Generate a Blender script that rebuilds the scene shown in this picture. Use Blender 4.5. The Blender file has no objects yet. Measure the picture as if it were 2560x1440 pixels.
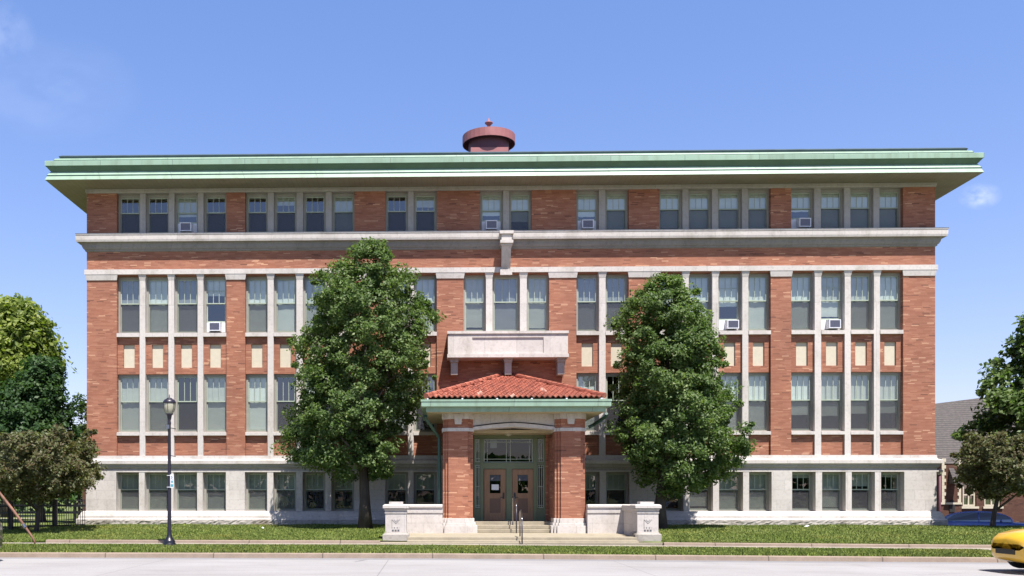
import bpy, math, random
import numpy as np
from mathutils import Vector
R = math.radians
random.seed(7)
SC = bpy.context.scene
COL = SC.collection

# ------------------------------------------------------------------ camera
F, PPX, HOR, EYE, TT, DD = 2322.0, 1024.0, 1240.0, 1.75, 0.0242, 40.0
TH = math.atan(TT); CT, ST = math.cos(TH), math.sin(TH)
cam = bpy.data.cameras.new('camera'); camo = bpy.data.objects.new('camera', cam); COL.objects.link(camo)
camo.location = (0, -DD, EYE); camo.rotation_euler = (R(90), 0, TH)
cam.sensor_width = 36; cam.lens = F / 2560 * 36
cam.shift_x = (1280 - PPX) / 2560; cam.shift_y = (HOR - 720) / 2560
cam.clip_end = 5000; cam.clip_start = 0.1
SC.camera = camo
# ------------------------------------------------------------------ light
EL, AZ = R(64), R(21.8)          # sun high, to the right behind the camera
w = bpy.data.worlds.new('World'); SC.world = w; w.use_nodes = True
nt = w.node_tree; nt.nodes.clear()
wo = nt.nodes.new('ShaderNodeOutputWorld'); bg = nt.nodes.new('ShaderNodeBackground')
sky = nt.nodes.new('ShaderNodeTexSky'); sky.sky_type = 'NISHITA'; sky.sun_disc = False
sky.sun_elevation = EL; sky.sun_rotation = math.pi - AZ; sky.air_density = 1.0; sky.dust_density = 0.6; sky.ozone_density = 2.0
hsv = nt.nodes.new('ShaderNodeMixRGB'); hsv.blend_type = 'MULTIPLY'; hsv.inputs[0].default_value = 1
nt.links.new(sky.outputs[0], hsv.inputs[1])
tc = nt.nodes.new('ShaderNodeTexCoord')
sx = nt.nodes.new('ShaderNodeSeparateXYZ'); nt.links.new(tc.outputs['Generated'], sx.inputs[0])
cr = nt.nodes.new('ShaderNodeValToRGB'); e = cr.color_ramp.elements   # added grade: lifts the low sky, dims the upper sky to cut fill light
e[0].position = .0; e[0].color = (1.5, 1.25, 1.45, 1); e[1].position = .48; e[1].color = (1.52, 1.63, 2.05, 1)
e2 = cr.color_ramp.elements.new(.68); e2.color = (.38, .40, .5, 1)
nt.links.new(sx.outputs[2], cr.inputs[0]); nt.links.new(cr.outputs[0], hsv.inputs[2])
# thin wisps of cloud, placed by direction in the sky
def wisp(prev, d, size, amt, seed, stretch=2.2):
    d = Vector(d).normalized()
    sub = nt.nodes.new('ShaderNodeVectorMath'); sub.operation = 'SUBTRACT'; sub.inputs[1].default_value = d
    nt.links.new(tc.outputs['Generated'], sub.inputs[0])
    sc = nt.nodes.new('ShaderNodeVectorMath'); sc.operation = 'MULTIPLY'; sc.inputs[1].default_value = (1/size/stretch, 1/size, 1/size)
    nt.links.new(sub.outputs[0], sc.inputs[0])
    ns = nt.nodes.new('ShaderNodeTexNoise'); ns.inputs['Scale'].default_value = 1.3; ns.inputs['Detail'].default_value = 6
    ad = nt.nodes.new('ShaderNodeVectorMath'); ad.operation = 'ADD'; ad.inputs[1].default_value = (seed, seed*2, 0)
    nt.links.new(sc.outputs[0], ad.inputs[0]); nt.links.new(ad.outputs[0], ns.inputs['Vector'])
    ln = nt.nodes.new('ShaderNodeVectorMath'); ln.operation = 'LENGTH'; nt.links.new(sc.outputs[0], ln.inputs[0])
    m1 = nt.nodes.new('ShaderNodeMath'); m1.operation = 'SUBTRACT'; m1.inputs[0].default_value = 1.0; nt.links.new(ln.outputs['Value'], m1.inputs[1])
    m2 = nt.nodes.new('ShaderNodeMath'); m2.operation = 'MULTIPLY_ADD'; m2.use_clamp = True
    m2.inputs[1].default_value = 2.2; m2.inputs[2].default_value = -0.75
    nt.links.new(ns.outputs[0], m2.inputs[0])
    m3 = nt.nodes.new('ShaderNodeMath'); m3.operation = 'MULTIPLY'; m3.use_clamp = True
    m3b = nt.nodes.new('ShaderNodeMath'); m3b.operation = 'MAXIMUM'; m3b.inputs[1].default_value = 0
    nt.links.new(m1.outputs[0], m3b.inputs[0])
    nt.links.new(m3b.outputs[0], m3.inputs[0]); nt.links.new(m2.outputs[0], m3.inputs[1])
    m4 = nt.nodes.new('ShaderNodeMath'); m4.operation = 'MULTIPLY'; m4.use_clamp = True; m4.inputs[1].default_value = amt
    nt.links.new(m3.outputs[0], m4.inputs[0])
    mx = nt.nodes.new('ShaderNodeMixRGB'); mx.inputs[2].default_value = (15, 15, 16, 1)
    nt.links.new(m4.outputs[0], mx.inputs[0]); nt.links.new(prev, mx.inputs[1])
    return mx.outputs[0]
def pdir(px, py):
    x = (px - PPX) / F; z = (HOR - py) / F
    return (CT * x - ST, ST * x + CT, z)
o = wisp(hsv.outputs[0], pdir(2450, 490), 0.012, .5, 3.1, 1.9)
o = wisp(o, pdir(5, 80), 0.03, 0.22, 5.7, 1.0)
o = wisp(o, pdir(120, 220), 0.05, 0.10, 9.2, 2.0)
nt.links.new(o, bg.inputs[0]); bg.inputs[1].default_value = 0.06
nt.links.new(bg.outputs[0], wo.inputs[0])
sl = bpy.data.lights.new('sun', 'SUN'); sl.energy = 5.0; sl.angle = R(0.53); sl.color = (1, .955, .9)
so = bpy.data.objects.new('sun', sl); COL.objects.link(so)
sv = Vector((math.sin(AZ) * math.cos(EL), -math.cos(AZ) * math.cos(EL), math.sin(EL)))
so.rotation_euler = sv.to_track_quat('Z', 'Y').to_euler(); so.location = (10, -60, 40)
SC.view_settings.view_transform = 'Standard'; SC.view_settings.look = 'None'
SC.view_settings.exposure = 1.0; SC.view_settings.gamma = 1
SC.cycles.max_bounces = 8; SC.cycles.transparent_max_bounces = 16

# ------------------------------------------------------------------ measuring
def ux(px, Y=0.0):
    d = DD + Y
    return d * ((px - PPX) * CT - F * ST) / (F * CT + (px - PPX) * ST)
def zz(px, py, Y=0.0):
    dep = -ST * ux(px, Y) + CT * (DD + Y)
    return EYE + (HOR - py) * dep / F
def zl(py, Y=0.0): return zz(300, py, Y)     # level read at the left group of windows

# ------------------------------------------------------------------ materials
def nn(nt, t): return nt.nodes.new('ShaderNode' + t)
def math_(nt, op, a, b=None, c=None, clamp=False):
    m = nn(nt, 'Math'); m.operation = op; m.use_clamp = clamp
    for i, v in enumerate((a, b, c)):
        if v is None: continue
        if isinstance(v, (int, float)): m.inputs[i].default_value = v
        else: nt.links.new(v, m.inputs[i])
    return m.outputs[0]
def newmat(name):
    m = bpy.data.materials.new(name); m.use_nodes = True
    return m, m.node_tree, m.node_tree.nodes['Principled BSDF']
def c4(c): return (c[0], c[1], c[2], 1)
def noise(nt, vec, scale, detail=4, rough=.55):
    n = nn(nt, 'TexNoise'); n.inputs['Scale'].default_value = scale; n.inputs['Detail'].default_value = detail
    n.inputs['Roughness'].default_value = rough
    nt.links.new(vec, n.inputs['Vector']); return n.outputs[0]
def ramp(nt, fac, stops):
    r = nn(nt, 'ValToRGB'); e = r.color_ramp.elements
    while len(e) < len(stops): e.new(.5)
    for i, (p, c) in enumerate(stops): e[i].position = p; e[i].color = c4(c)
    nt.links.new(fac, r.inputs[0]); return r.outputs[0]
def mix(nt, fac, a, b, mode='MIX'):
    m = nn(nt, 'MixRGB'); m.blend_type = mode
    for i, v in enumerate((fac, a, b)):
        if isinstance(v, (int, float)): m.inputs[i].default_value = v
        elif isinstance(v, tuple): m.inputs[i].default_value = c4(v)
        else: nt.links.new(v, m.inputs[i])
    return m.outputs[0]
def pos(nt): return nn(nt, 'NewGeometry').outputs['Position']
def bump(nt, b, h, strength=.3, dist=.02):
    n = nn(nt, 'Bump'); n.inputs['Strength'].default_value = strength; n.inputs['Distance'].default_value = dist
    nt.links.new(h, n.inputs['Height']); nt.links.new(n.outputs[0], b.inputs['Normal'])
def plain(name, col, rough=.6, var=.12, scale=3, metal=0, bs=0, stretch=(1, 1, 1), coat=0, spec=.5):
    m, nt, b = newmat(name)
    mp = nn(nt, 'Mapping'); mp.inputs['Scale'].default_value = stretch; nt.links.new(pos(nt), mp.inputs[0])
    f = noise(nt, mp.outputs[0], scale, 5)
    lo = tuple(c * (1 - var) for c in col); hi = tuple(min(1, c * (1 + var)) for c in col)
    nt.links.new(ramp(nt, f, [(.3, lo), (.7, hi)]), b.inputs['Base Color'])
    b.inputs['Roughness'].default_value = rough; b.inputs['Metallic'].default_value = metal
    b.inputs['Specular IOR Level'].default_value = spec
    b.inputs['Coat Weight'].default_value = coat; b.inputs['Coat Roughness'].default_value = .05
    if bs: bump(nt, b, f, bs, .02)
    return m
def brickmat(name, BW=.40, BH=.0525, dark=1.0):
    m, nt, b = newmat(name)
    s = nn(nt, 'SeparateXYZ'); nt.links.new(pos(nt), s.inputs[0])
    u = math_(nt, 'ADD', s.outputs[0], s.outputs[1])
    v = math_(nt, 'DIVIDE', s.outputs[2], BH); row = math_(nt, 'FLOOR', v); fv = math_(nt, 'FRACT', v)
    wr = nn(nt, 'TexWhiteNoise'); wr.noise_dimensions = '1D'; nt.links.new(row, wr.inputs['W'])
    u2 = math_(nt, 'ADD', math_(nt, 'DIVIDE', u, BW), wr.outputs['Value'])
    col = math_(nt, 'FLOOR', u2); fu = math_(nt, 'FRACT', u2)
    cb = nn(nt, 'CombineXYZ'); nt.links.new(col, cb.inputs[0]); nt.links.new(row, cb.inputs[1])
    wn = nn(nt, 'TexWhiteNoise'); wn.noise_dimensions = '2D'; nt.links.new(cb.outputs[0], wn.inputs['Vector'])
    D = dark
    c = ramp(nt, wn.outputs['Value'], [(0, (.16*D, .064*D, .042*D)), (.05, (.28*D, .106*D, .060*D)), (.5, (.32*D, .129*D, .077*D)), (.93, (.365*D, .160*D, .098*D)), (.985, (.50*D, .27*D, .17*D))])
    big = noise(nt, pos(nt), .5, 4)
    c = mix(nt, 1, c, ramp(nt, big, [(.3, (.80, .79, .80)), (.7, (1.12, 1.10, 1.06))]), 'MULTIPLY')
    mv = math_(nt, 'LESS_THAN', fv, .14); mu = math_(nt, 'LESS_THAN', fu, .02)
    mm = math_(nt, 'MAXIMUM', mv, mu)
    c = mix(nt, math_(nt, 'MULTIPLY', mm, .7), c, (.15*D, .075*D, .055*D))
    nt.links.new(c, b.inputs['Base Color']); b.inputs['Roughness'].default_value = .85
    bump(nt, b, math_(nt, 'SUBTRACT', math_(nt, 'MULTIPLY', wn.outputs['Value'], .4), mm), .35, .008)
    return m
def stonemat(name, col, jw=1.35, jh=10, joff=0, stain=.2, rough=.8, rockbump=.15, jz=0.0):
    m, nt, b = newmat(name)
    P = pos(nt)
    s = nn(nt, 'SeparateXYZ'); nt.links.new(P, s.inputs[0])
    u = math_(nt, 'DIVIDE', math_(nt, 'ADD', math_(nt, 'ADD', s.outputs[0], s.outputs[1]), joff), jw)
    v = math_(nt, 'DIVIDE', math_(nt, 'ADD', s.outputs[2], jz), jh); row = math_(nt, 'FLOOR', v)
    u2 = math_(nt, 'ADD', u, math_(nt, 'MULTIPLY', row, .37))
    colr = math_(nt, 'FLOOR', u2)
    cb = nn(nt, 'CombineXYZ'); nt.links.new(colr, cb.inputs[0]); nt.links.new(row, cb.inputs[1])
    wn = nn(nt, 'TexWhiteNoise'); wn.noise_dimensions = '2D'; nt.links.new(cb.outputs[0], wn.inputs['Vector'])
    j1 = math_(nt, 'LESS_THAN', math_(nt, 'FRACT', u2), .010 / jw * 1.2)
    j2 = math_(nt, 'LESS_THAN', math_(nt, 'FRACT', v), .010 / jh * 1.2)
    j = math_(nt, 'MAXIMUM', j1, j2)
    mp = nn(nt, 'Mapping'); mp.inputs['Scale'].default_value = (1, 1, .45); nt.links.new(P, mp.inputs[0])
    f1 = noise(nt, mp.outputs[0], 1.1, 7, .65); f2 = noise(nt, P, 9, 5, .6)
    base = mix(nt, wn.outputs['Value'], tuple(x * .93 for x in col), tuple(min(1, x * 1.05) for x in col))
    st = ramp(nt, f1, [(.34, (1 - stain, 1 - stain * 1.05, 1 - stain * 1.15)), (.5, (1, 1, 1))])
    base = mix(nt, 1, base, st, 'MULTIPLY')
    base = mix(nt, 1, base, ramp(nt, f2, [(.28, (.82, .81, .80)), (.5, (1, 1, 1))]), 'MULTIPLY')
    base = mix(nt, math_(nt, 'MULTIPLY', j, .5), base, tuple(x * .4 for x in col))
    nt.links.new(base, b.inputs['Base Color']); b.inputs['Roughness'].default_value = rough
    b.inputs['Specular IOR Level'].default_value = .25
    bump(nt, b, math_(nt, 'ADD', f2, math_(nt, 'MULTIPLY', f1, .8)), rockbump, .03)
    return m
M = {}
M['brick'] = brickmat('roman_brick', .30, .0475)
M['brick_shade'] = brickmat('church_shade_brick', .24, .085, .27)  # tree shade over the church is put into this darker brick tone
ST_C = (.525, .485, .455)
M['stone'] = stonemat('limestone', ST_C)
M['stone_block'] = stonemat('limestone_blocks', ST_C, 1.25, .42, .3, .16, jz=.1)
M['stone_rough'] = stonemat('rock_faced_stone', (.36, .33, .30), 1.5, 10, .2, .5, .9, .5)
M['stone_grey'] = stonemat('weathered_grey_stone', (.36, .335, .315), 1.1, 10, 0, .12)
M['stone_shade'] = stonemat('shade_toned_limestone', (.25, .235, .225), 1.1, 10, 0, .15)  # shade under the cornice is put into this darker stone colour
M['cream'] = plain('cream_plaster', (.52, .465, .36), .8, .05, 6)
M['green_pale'] = plain('pale_green_paint', (.33, .48, .36), .45, .06, 1.2, stretch=(.3, 1, 3))
def seamed(name, col, seam):
    m, nt, b = newmat(name); P = pos(nt); s = nn(nt, 'SeparateXYZ'); nt.links.new(P, s.inputs[0])
    u = math_(nt, 'DIVIDE', math_(nt, 'ADD', s.outputs[0], s.outputs[1]), seam)
    wn = nn(nt, 'TexWhiteNoise'); wn.noise_dimensions = '1D'; nt.links.new(math_(nt, 'FLOOR', u), wn.inputs['W'])
    mp = nn(nt, 'Mapping'); mp.inputs['Scale'].default_value = (1, 1, .12); nt.links.new(P, mp.inputs[0])
    f = noise(nt, mp.outputs[0], 2.6, 6, .65)
    c = ramp(nt, wn.outputs['Value'], [(0, tuple(x*.9 for x in col)), (1, tuple(x*1.06 for x in col))])
    c = mix(nt, 1, c, ramp(nt, f, [(.32, (.80, .78, .74)), (.52, (1, 1, 1))]), 'MULTIPLY')
    c = mix(nt, math_(nt, 'MULTIPLY', math_(nt, 'LESS_THAN', math_(nt, 'FRACT', u), .008), .6), c, (.08, .10, .08))
    nt.links.new(c, b.inputs['Base Color']); b.inputs['Roughness'].default_value = .5; return m
M['green_pale'] = seamed('weathered_green_paint', (.255, .37, .28), 3.05)
M['green_mid'] = plain('green_paint', (.135, .165, .085), .5, .1, 2)
M['green_shade'] = plain('frieze_shade_green', (.075, .135, .085), .5, .12, 2)  # shade on the downward-facing eave band is put into this green
M['green_dark'] = plain('dark_green_paint', (.03, .075, .06), .5, .1, 2)
M['sash'] = plain('sash_paint', (.34, .39, .31), .5, .06, 5)
M['frame'] = plain('frame_paint', (.27, .255, .225), .6, .08, 5)
M['soffit'] = None
M['tan'] = plain('tan_soffit_paint', (.42, .35, .23), .7, .06, 2)
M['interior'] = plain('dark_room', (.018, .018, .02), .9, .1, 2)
M['white'] = plain('white_enamel', (.66, .66, .70), .4, .05, 8)
M['grille'] = plain('grey_grille', (.16, .16, .22), .6, .1, 20)
M['rust'] = plain('oxide_red_metal', (.31, .115, .115), .6, .12, 2)
M['rustdark'] = plain('dark_oxide_metal', (.10, .03, .045), .6, .15, 2)
M['black'] = plain('black_metal', (.012, .012, .018), .35, .2, 5)
M['dark_purple'] = plain('dark_pole_paint', (.02, .017, .03), .4, .2, 5)
M['wood'] = plain('door_wood', (.26, .145, .07), .5, .14, 4, stretch=(6, 1, .6))
M['wood_panel'] = plain('door_panel_wood', (.14, .075, .045), .5, .12, 4, stretch=(6, 1, .6))
M['paper'] = plain('paper', (.75, .78, .78), .8, .03, 8)
M['ink'] = plain('grey_ink', (.10, .10, .11), .8, .03, 8)
M['lampglass'] = plain('frosted_lamp_glass', (.38, .36, .27), .3, .06, 3)
M['bark'] = plain('bark', (.055, .042, .034), .9, .35, 8, bs=.6, stretch=(1, 1, .25))
M['rubber'] = plain('rubber', (.015, .015, .017), .8, .2, 9)
M['chrome'] = plain('brushed_steel', (.35, .34, .36), .3, .1, 9, metal=1)
M['rustpipe'] = plain('rusty_pipe', (.20, .095, .065), .7, .4, 5, bs=.3)
M['roofcap'] = plain('dark_roof_edge', (.05, .08, .10), .5, .2, 2)
M['teal'] = plain('teal_print', (.08, .30, .36), .6, .05, 9)
M['navy'] = plain('navy_print', (.05, .08, .14), .6, .05, 9)

def soffit():
    m, nt, b = newmat('board_soffit')
    s = nn(nt, 'SeparateXYZ'); nt.links.new(pos(nt), s.inputs[0])
    f = math_(nt, 'FRACT', math_(nt, 'DIVIDE', s.outputs[0], .22))
    g = math_(nt, 'LESS_THAN', f, .09)
    n = noise(nt, pos(nt), 1.5, 5)
    c = ramp(nt, n, [(.3, (.215, .19, .145)), (.7, (.27, .24, .185))])
    c = mix(nt, math_(nt, 'MULTIPLY', g, .45), c, (.15, .12, .07))
    nt.links.new(c, b.inputs['Base Color']); b.inputs['Roughness'].default_value = .7
    return m
M['soffit'] = soffit()
def glass(name='window_glass', refl=1.0, tint=(.80, .84, .83)):
    m, nt, b = newmat(name); nt.nodes.remove(b)
    out = [n for n in nt.nodes if n.type == 'OUTPUT_MATERIAL'][0]
    tr = nn(nt, 'BsdfTransparent'); tr.inputs[0].default_value = c4(tint)
    gl = nn(nt, 'BsdfGlossy'); gl.inputs['Roughness'].default_value = .004
    n = noise(nt, pos(nt), .9, 2)
    bp = nn(nt, 'Bump'); bp.inputs['Strength'].default_value = .05; bp.inputs['Distance'].default_value = .05
    nt.links.new(n, bp.inputs['Height']); nt.links.new(bp.outputs[0], gl.inputs['Normal'])
    g_ = nn(nt, 'NewGeometry'); dt = nn(nt, 'VectorMath'); dt.operation = 'DOT_PRODUCT'
    nt.links.new(g_.outputs['Normal'], dt.inputs[0]); nt.links.new(g_.outputs['Incoming'], dt.inputs[1])
    cs = math_(nt, 'SUBTRACT', 1.0, math_(nt, 'ABSOLUTE', dt.outputs['Value']), clamp=True)
    f = math_(nt, 'MULTIPLY_ADD', math_(nt, 'POWER', cs, 5.0), .9, .16 * refl, clamp=True)
    mx = nn(nt, 'MixShader'); nt.links.new(f, mx.inputs[0]); nt.links.new(tr.outputs[0], mx.inputs[1]); nt.links.new(gl.outputs[0], mx.inputs[2])
    nt.links.new(mx.outputs[0], out.inputs[0]); return m
M['glass'] = glass()
M['glass_dim'] = glass('porch_glass', .4, (.40, .45, .42))
M['carglass'] = glass('car_glass', 1.8, (.12, .15, .16))
def screen(name='insect_screen', k=.5):
    m, nt, b = newmat(name)
    out = [n for n in nt.nodes if n.type == 'OUTPUT_MATERIAL'][0]
    b.inputs['Base Color'].default_value = (.05, .05, .057, 1); b.inputs['Roughness'].default_value = .8
    tr = nn(nt, 'BsdfTransparent'); mx = nn(nt, 'MixShader'); mx.inputs[0].default_value = k
    nt.links.new(tr.outputs[0], mx.inputs[1]); nt.links.new(b.outputs[0], mx.inputs[2]); nt.links.new(mx.outputs[0], out.inputs[0])
    return m
M['screen'] = screen(); M['screen_fine'] = screen('fine_insect_screen', .22)
def blindmat(name, col):
    m, nt, b = newmat(name)
    mp = nn(nt, 'Mapping'); mp.inputs['Scale'].default_value = (.6, 1, 3); nt.links.new(pos(nt), mp.inputs[0])
    f = noise(nt, mp.outputs[0], 1.3, 3)
    nt.links.new(ramp(nt, f, [(.3, tuple(x * .88 for x in col)), (.7, col)]), b.inputs['Base Color'])
    b.inputs['Roughness'].default_value = .9; b.inputs['Specular IOR Level'].default_value = .1
    bump(nt, b, f, .4, .03); return m
M['blind'] = blindmat('roller_blind', (.72, .76, .68)); M['blind_old'] = blindmat('aged_roller_blind', (.50, .52, .45)); M['blind_grey'] = blindmat('grey_roller_blind', (.30, .31, .31))
def grassmat(name='lawn_grass', ground=False):
    m, nt, b = newmat(name); P = pos(nt)
    f1 = noise(nt, P, .35, 5, .6); f2 = noise(nt, P, 4, 6, .7)
    mp = nn(nt, 'Mapping'); mp.inputs['Scale'].default_value = (.55, 1.6, 1); nt.links.new(P, mp.inputs[0])
    f3 = noise(nt, mp.outputs[0], 3.0, 6, .65)
    c = ramp(nt, f2, [(.28, (.075, .10, .026)), (.5, (.135, .165, .05)), (.75, (.20, .23, .085))])
    c = mix(nt, 1, c, ramp(nt, f1, [(.34, (.82, .90, .72)), (.55, (1, 1, 1)), (.70, (1.38, 1.14, 1.05))]), 'MULTIPLY')
    c = mix(nt, 1, c, ramp(nt, f3, [(.36, (.62, .66, .58)), (.62, (1.22, 1.2, 1.15))]), 'MULTIPLY')
    if not ground:
        g = nn(nt, 'NewGeometry'); r = g.outputs['Random Per Island']
        c = mix(nt, 1, c, ramp(nt, r, [(0, (.6, .7, .5)), (.6, (1.1, 1.1, 1)), (.95, (1.45, 1.35, 1.1)), (1, (2.0, 1.7, 1.4))]), 'MULTIPLY')
    nt.links.new(c, b.inputs['Base Color']); b.inputs['Roughness'].default_value = .75; b.inputs['Specular IOR Level'].default_value = .15
    if ground: bump(nt, b, f2, .8, .05)
    return m
M['grass'] = grassmat('turf', True); M['blade'] = grassmat('grass_blades')
def concrete(name, col, cracks=.5, sc=1.0, stretch=(1, 1, 1), seam=0):
    m, nt, b = newmat(name); P = pos(nt)
    mp = nn(nt, 'Mapping'); mp.inputs['Scale'].default_value = stretch; nt.links.new(P, mp.inputs[0])
    f1 = noise(nt, mp.outputs[0], .6 * sc, 6, .65); f2 = noise(nt, P, 22, 4, .6)
    c = ramp(nt, f1, [(.3, tuple(x * .78 for x in col)), (.6, col)])
    c = mix(nt, 1, c, ramp(nt, f2, [(.3, (.88, .88, .88)), (.7, (1.04, 1.04, 1.04))]), 'MULTIPLY')
    if seam:
        s = nn(nt, 'SeparateXYZ'); nt.links.new(P, s.inputs[0]); u = math_(nt, 'FRACT', math_(nt, 'DIVIDE', s.outputs[0], seam))
        c = mix(nt, math_(nt, 'MULTIPLY', math_(nt, 'LESS_THAN', u, .022/seam*1.5), .7), c, (.06, .05, .04))
    nt.links.new(c, b.inputs['Base Color']); b.inputs['Roughness'].default_value = .85; b.inputs['Specular IOR Level'].default_value = .2
    bump(nt, b, f2, .25, .01); return m
def roadmat():
    m, nt, b = newmat('pale_concrete_road'); P = pos(nt); s = nn(nt, 'SeparateXYZ'); nt.links.new(P, s.inputs[0])
    mp = nn(nt, 'Mapping'); mp.inputs['Scale'].default_value = (.18, 1, 1); nt.links.new(P, mp.inputs[0])
    f1 = noise(nt, mp.outputs[0], 1.4, 7, .7); f2 = noise(nt, P, 30, 4, .7); f3 = noise(nt, P, .22, 3)
    c = ramp(nt, f1, [(.25, (.25, .24, .24)), (.5, (.30, .29, .295)), (.75, (.325, .315, .315))])
    c = mix(nt, 1, c, ramp(nt, f2, [(.25, (.84, .84, .85)), (.6, (1.04, 1.04, 1.04))]), 'MULTIPLY')
    c = mix(nt, 1, c, ramp(nt, f3, [(.35, (.90, .89, .89)), (.6, (1.02, 1.02, 1.02))]), 'MULTIPLY')
    u = math_(nt, 'FRACT', math_(nt, 'DIVIDE', math_(nt, 'ADD', s.outputs[0], 1.2), 6.1))
    c = mix(nt, math_(nt, 'MULTIPLY', math_(nt, 'LESS_THAN', u, .004), .45), c, (.09, .085, .085))
    nt.links.new(c, b.inputs['Base Color']); b.inputs['Roughness'].default_value = .85; b.inputs['Specular IOR Level'].default_value = .2
    bump(nt, b, f2, .3, .01); return m
M['road'] = roadmat(); M['road_plain'] = concrete('pale_concrete_road', (.285, .275, .28), stretch=(.25, 1, 1))
M['gutter'] = concrete('gutter_concrete', (.235, .23, .24), stretch=(.2, 1, 1))
M['kerb'] = concrete('kerb_concrete', (.29, .225, .18), sc=3, seam=3.1)
M['path'] = concrete('path_concrete', (.34, .30, .25), sc=2, seam=1.55)
M['step'] = concrete('step_stone', (.34, .295, .22), sc=4)
M['asphalt'] = concrete('parking_asphalt', (.12, .12, .12))
def leafmat(name, cols, trans=.42):
    m, nt, b = newmat(name)
    out = [n for n in nt.nodes if n.type == 'OUTPUT_MATERIAL'][0]
    g = nn(nt, 'NewGeometry'); r = g.outputs['Random Per Island']
    st = [(i / (len(cols) - 1), c) for i, c in enumerate(cols)]
    c = ramp(nt, r, st)
    n = noise(nt, g.outputs['Position'], .7, 3)
    c = mix(nt, 1, c, ramp(nt, n, [(.3, (.8, .85, .8)), (.7, (1.2, 1.15, 1.1))]), 'MULTIPLY')
    nt.links.new(c, b.inputs['Base Color']); b.inputs['Roughness'].default_value = .5; b.inputs['Specular IOR Level'].default_value = .28
    t = nn(nt, 'BsdfTranslucent'); nt.links.new(mix(nt, 1, c, (1.3, 1.5, .6), 'MULTIPLY'), t.inputs[0])
    mx = nn(nt, 'MixShader'); mx.inputs[0].default_value = trans
    nt.links.new(b.outputs[0], mx.inputs[1]); nt.links.new(t.outputs[0], mx.inputs[2]); nt.links.new(mx.outputs[0], out.inputs[0])
    return m
M['leaf_green'] = leafmat('pear_leaves', [(.05, .092, .03), (.085, .14, .042), (.125, .185, .06), (.21, .26, .12)])
M['leaf_dark'] = leafmat('dark_leaves', [(.03, .065, .028), (.05, .10, .04), (.08, .14, .05)])
M['leaf_lime'] = leafmat('maple_leaves', [(.10, .14, .03), (.18, .23, .05), (.28, .32, .09)])
M['leaf_bronze'] = leafmat('bronze_leaves', [(.085, .06, .035), (.11, .095, .05), (.11, .13, .055), (.18, .19, .11)])
M['leaf_mid'] = leafmat('background_leaves', [(.03, .06, .02), (.06, .10, .03), (.09, .14, .05)])
def tilemat():
    m, nt, b = newmat('red_clay_tile')
    g = nn(nt, 'NewGeometry'); n = noise(nt, g.outputs['Position'], 5, 4)
    c = ramp(nt, n, [(.3, (.22, .062, .04)), (.55, (.32, .10, .065)), (.75, (.40, .155, .105))])
    s = nn(nt, 'SeparateXYZ'); nt.links.new(g.outputs['Position'], s.inputs[0])
    # scattered weathered pale tiles
    cb = nn(nt, 'CombineXYZ'); nt.links.new(math_(nt, 'FLOOR', math_(nt, 'DIVIDE', s.outputs[0], .19)), cb.inputs[0])
    nt.links.new(math_(nt, 'FLOOR', math_(nt, 'DIVIDE', s.outputs[1], .65)), cb.inputs[1])
    wn = nn(nt, 'TexWhiteNoise'); wn.noise_dimensions = '2D'; nt.links.new(cb.outputs[0], wn.inputs['Vector'])
    c = mix(nt, math_(nt, 'MULTIPLY', math_(nt, 'GREATER_THAN', wn.outputs['Value'], .965), .45), c, (.6, .45, .38))
    c = mix(nt, 1, c, ramp(nt, wn.outputs['Value'], [(0, (.78, .74, .74)), (1, (1.15, 1.12, 1.1))]), 'MULTIPLY')
    nt.links.new(c, b.inputs['Base Color']); b.inputs['Roughness'].default_value = .55
    return m
M['tile'] = tilemat()
def shingle():
    m, nt, b = newmat('grey_shingle')
    s = nn(nt, 'SeparateXYZ'); nt.links.new(pos(nt), s.inputs[0])
    f = math_(nt, 'FRACT', math_(nt, 'DIVIDE', s.outputs[2], .16))
    n = noise(nt, pos(nt), 6, 5)
    c = ramp(nt, n, [(.3, (.06, .052, .05)), (.7, (.105, .092, .088))])
    c = mix(nt, math_(nt, 'MULTIPLY', math_(nt, 'LESS_THAN', f, .3), .75), c, (.03, .028, .03))
    nt.links.new(c, b.inputs['Base Color']); b.inputs['Roughness'].default_value = .9; return m
M['shingle'] = shingle()

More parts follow.
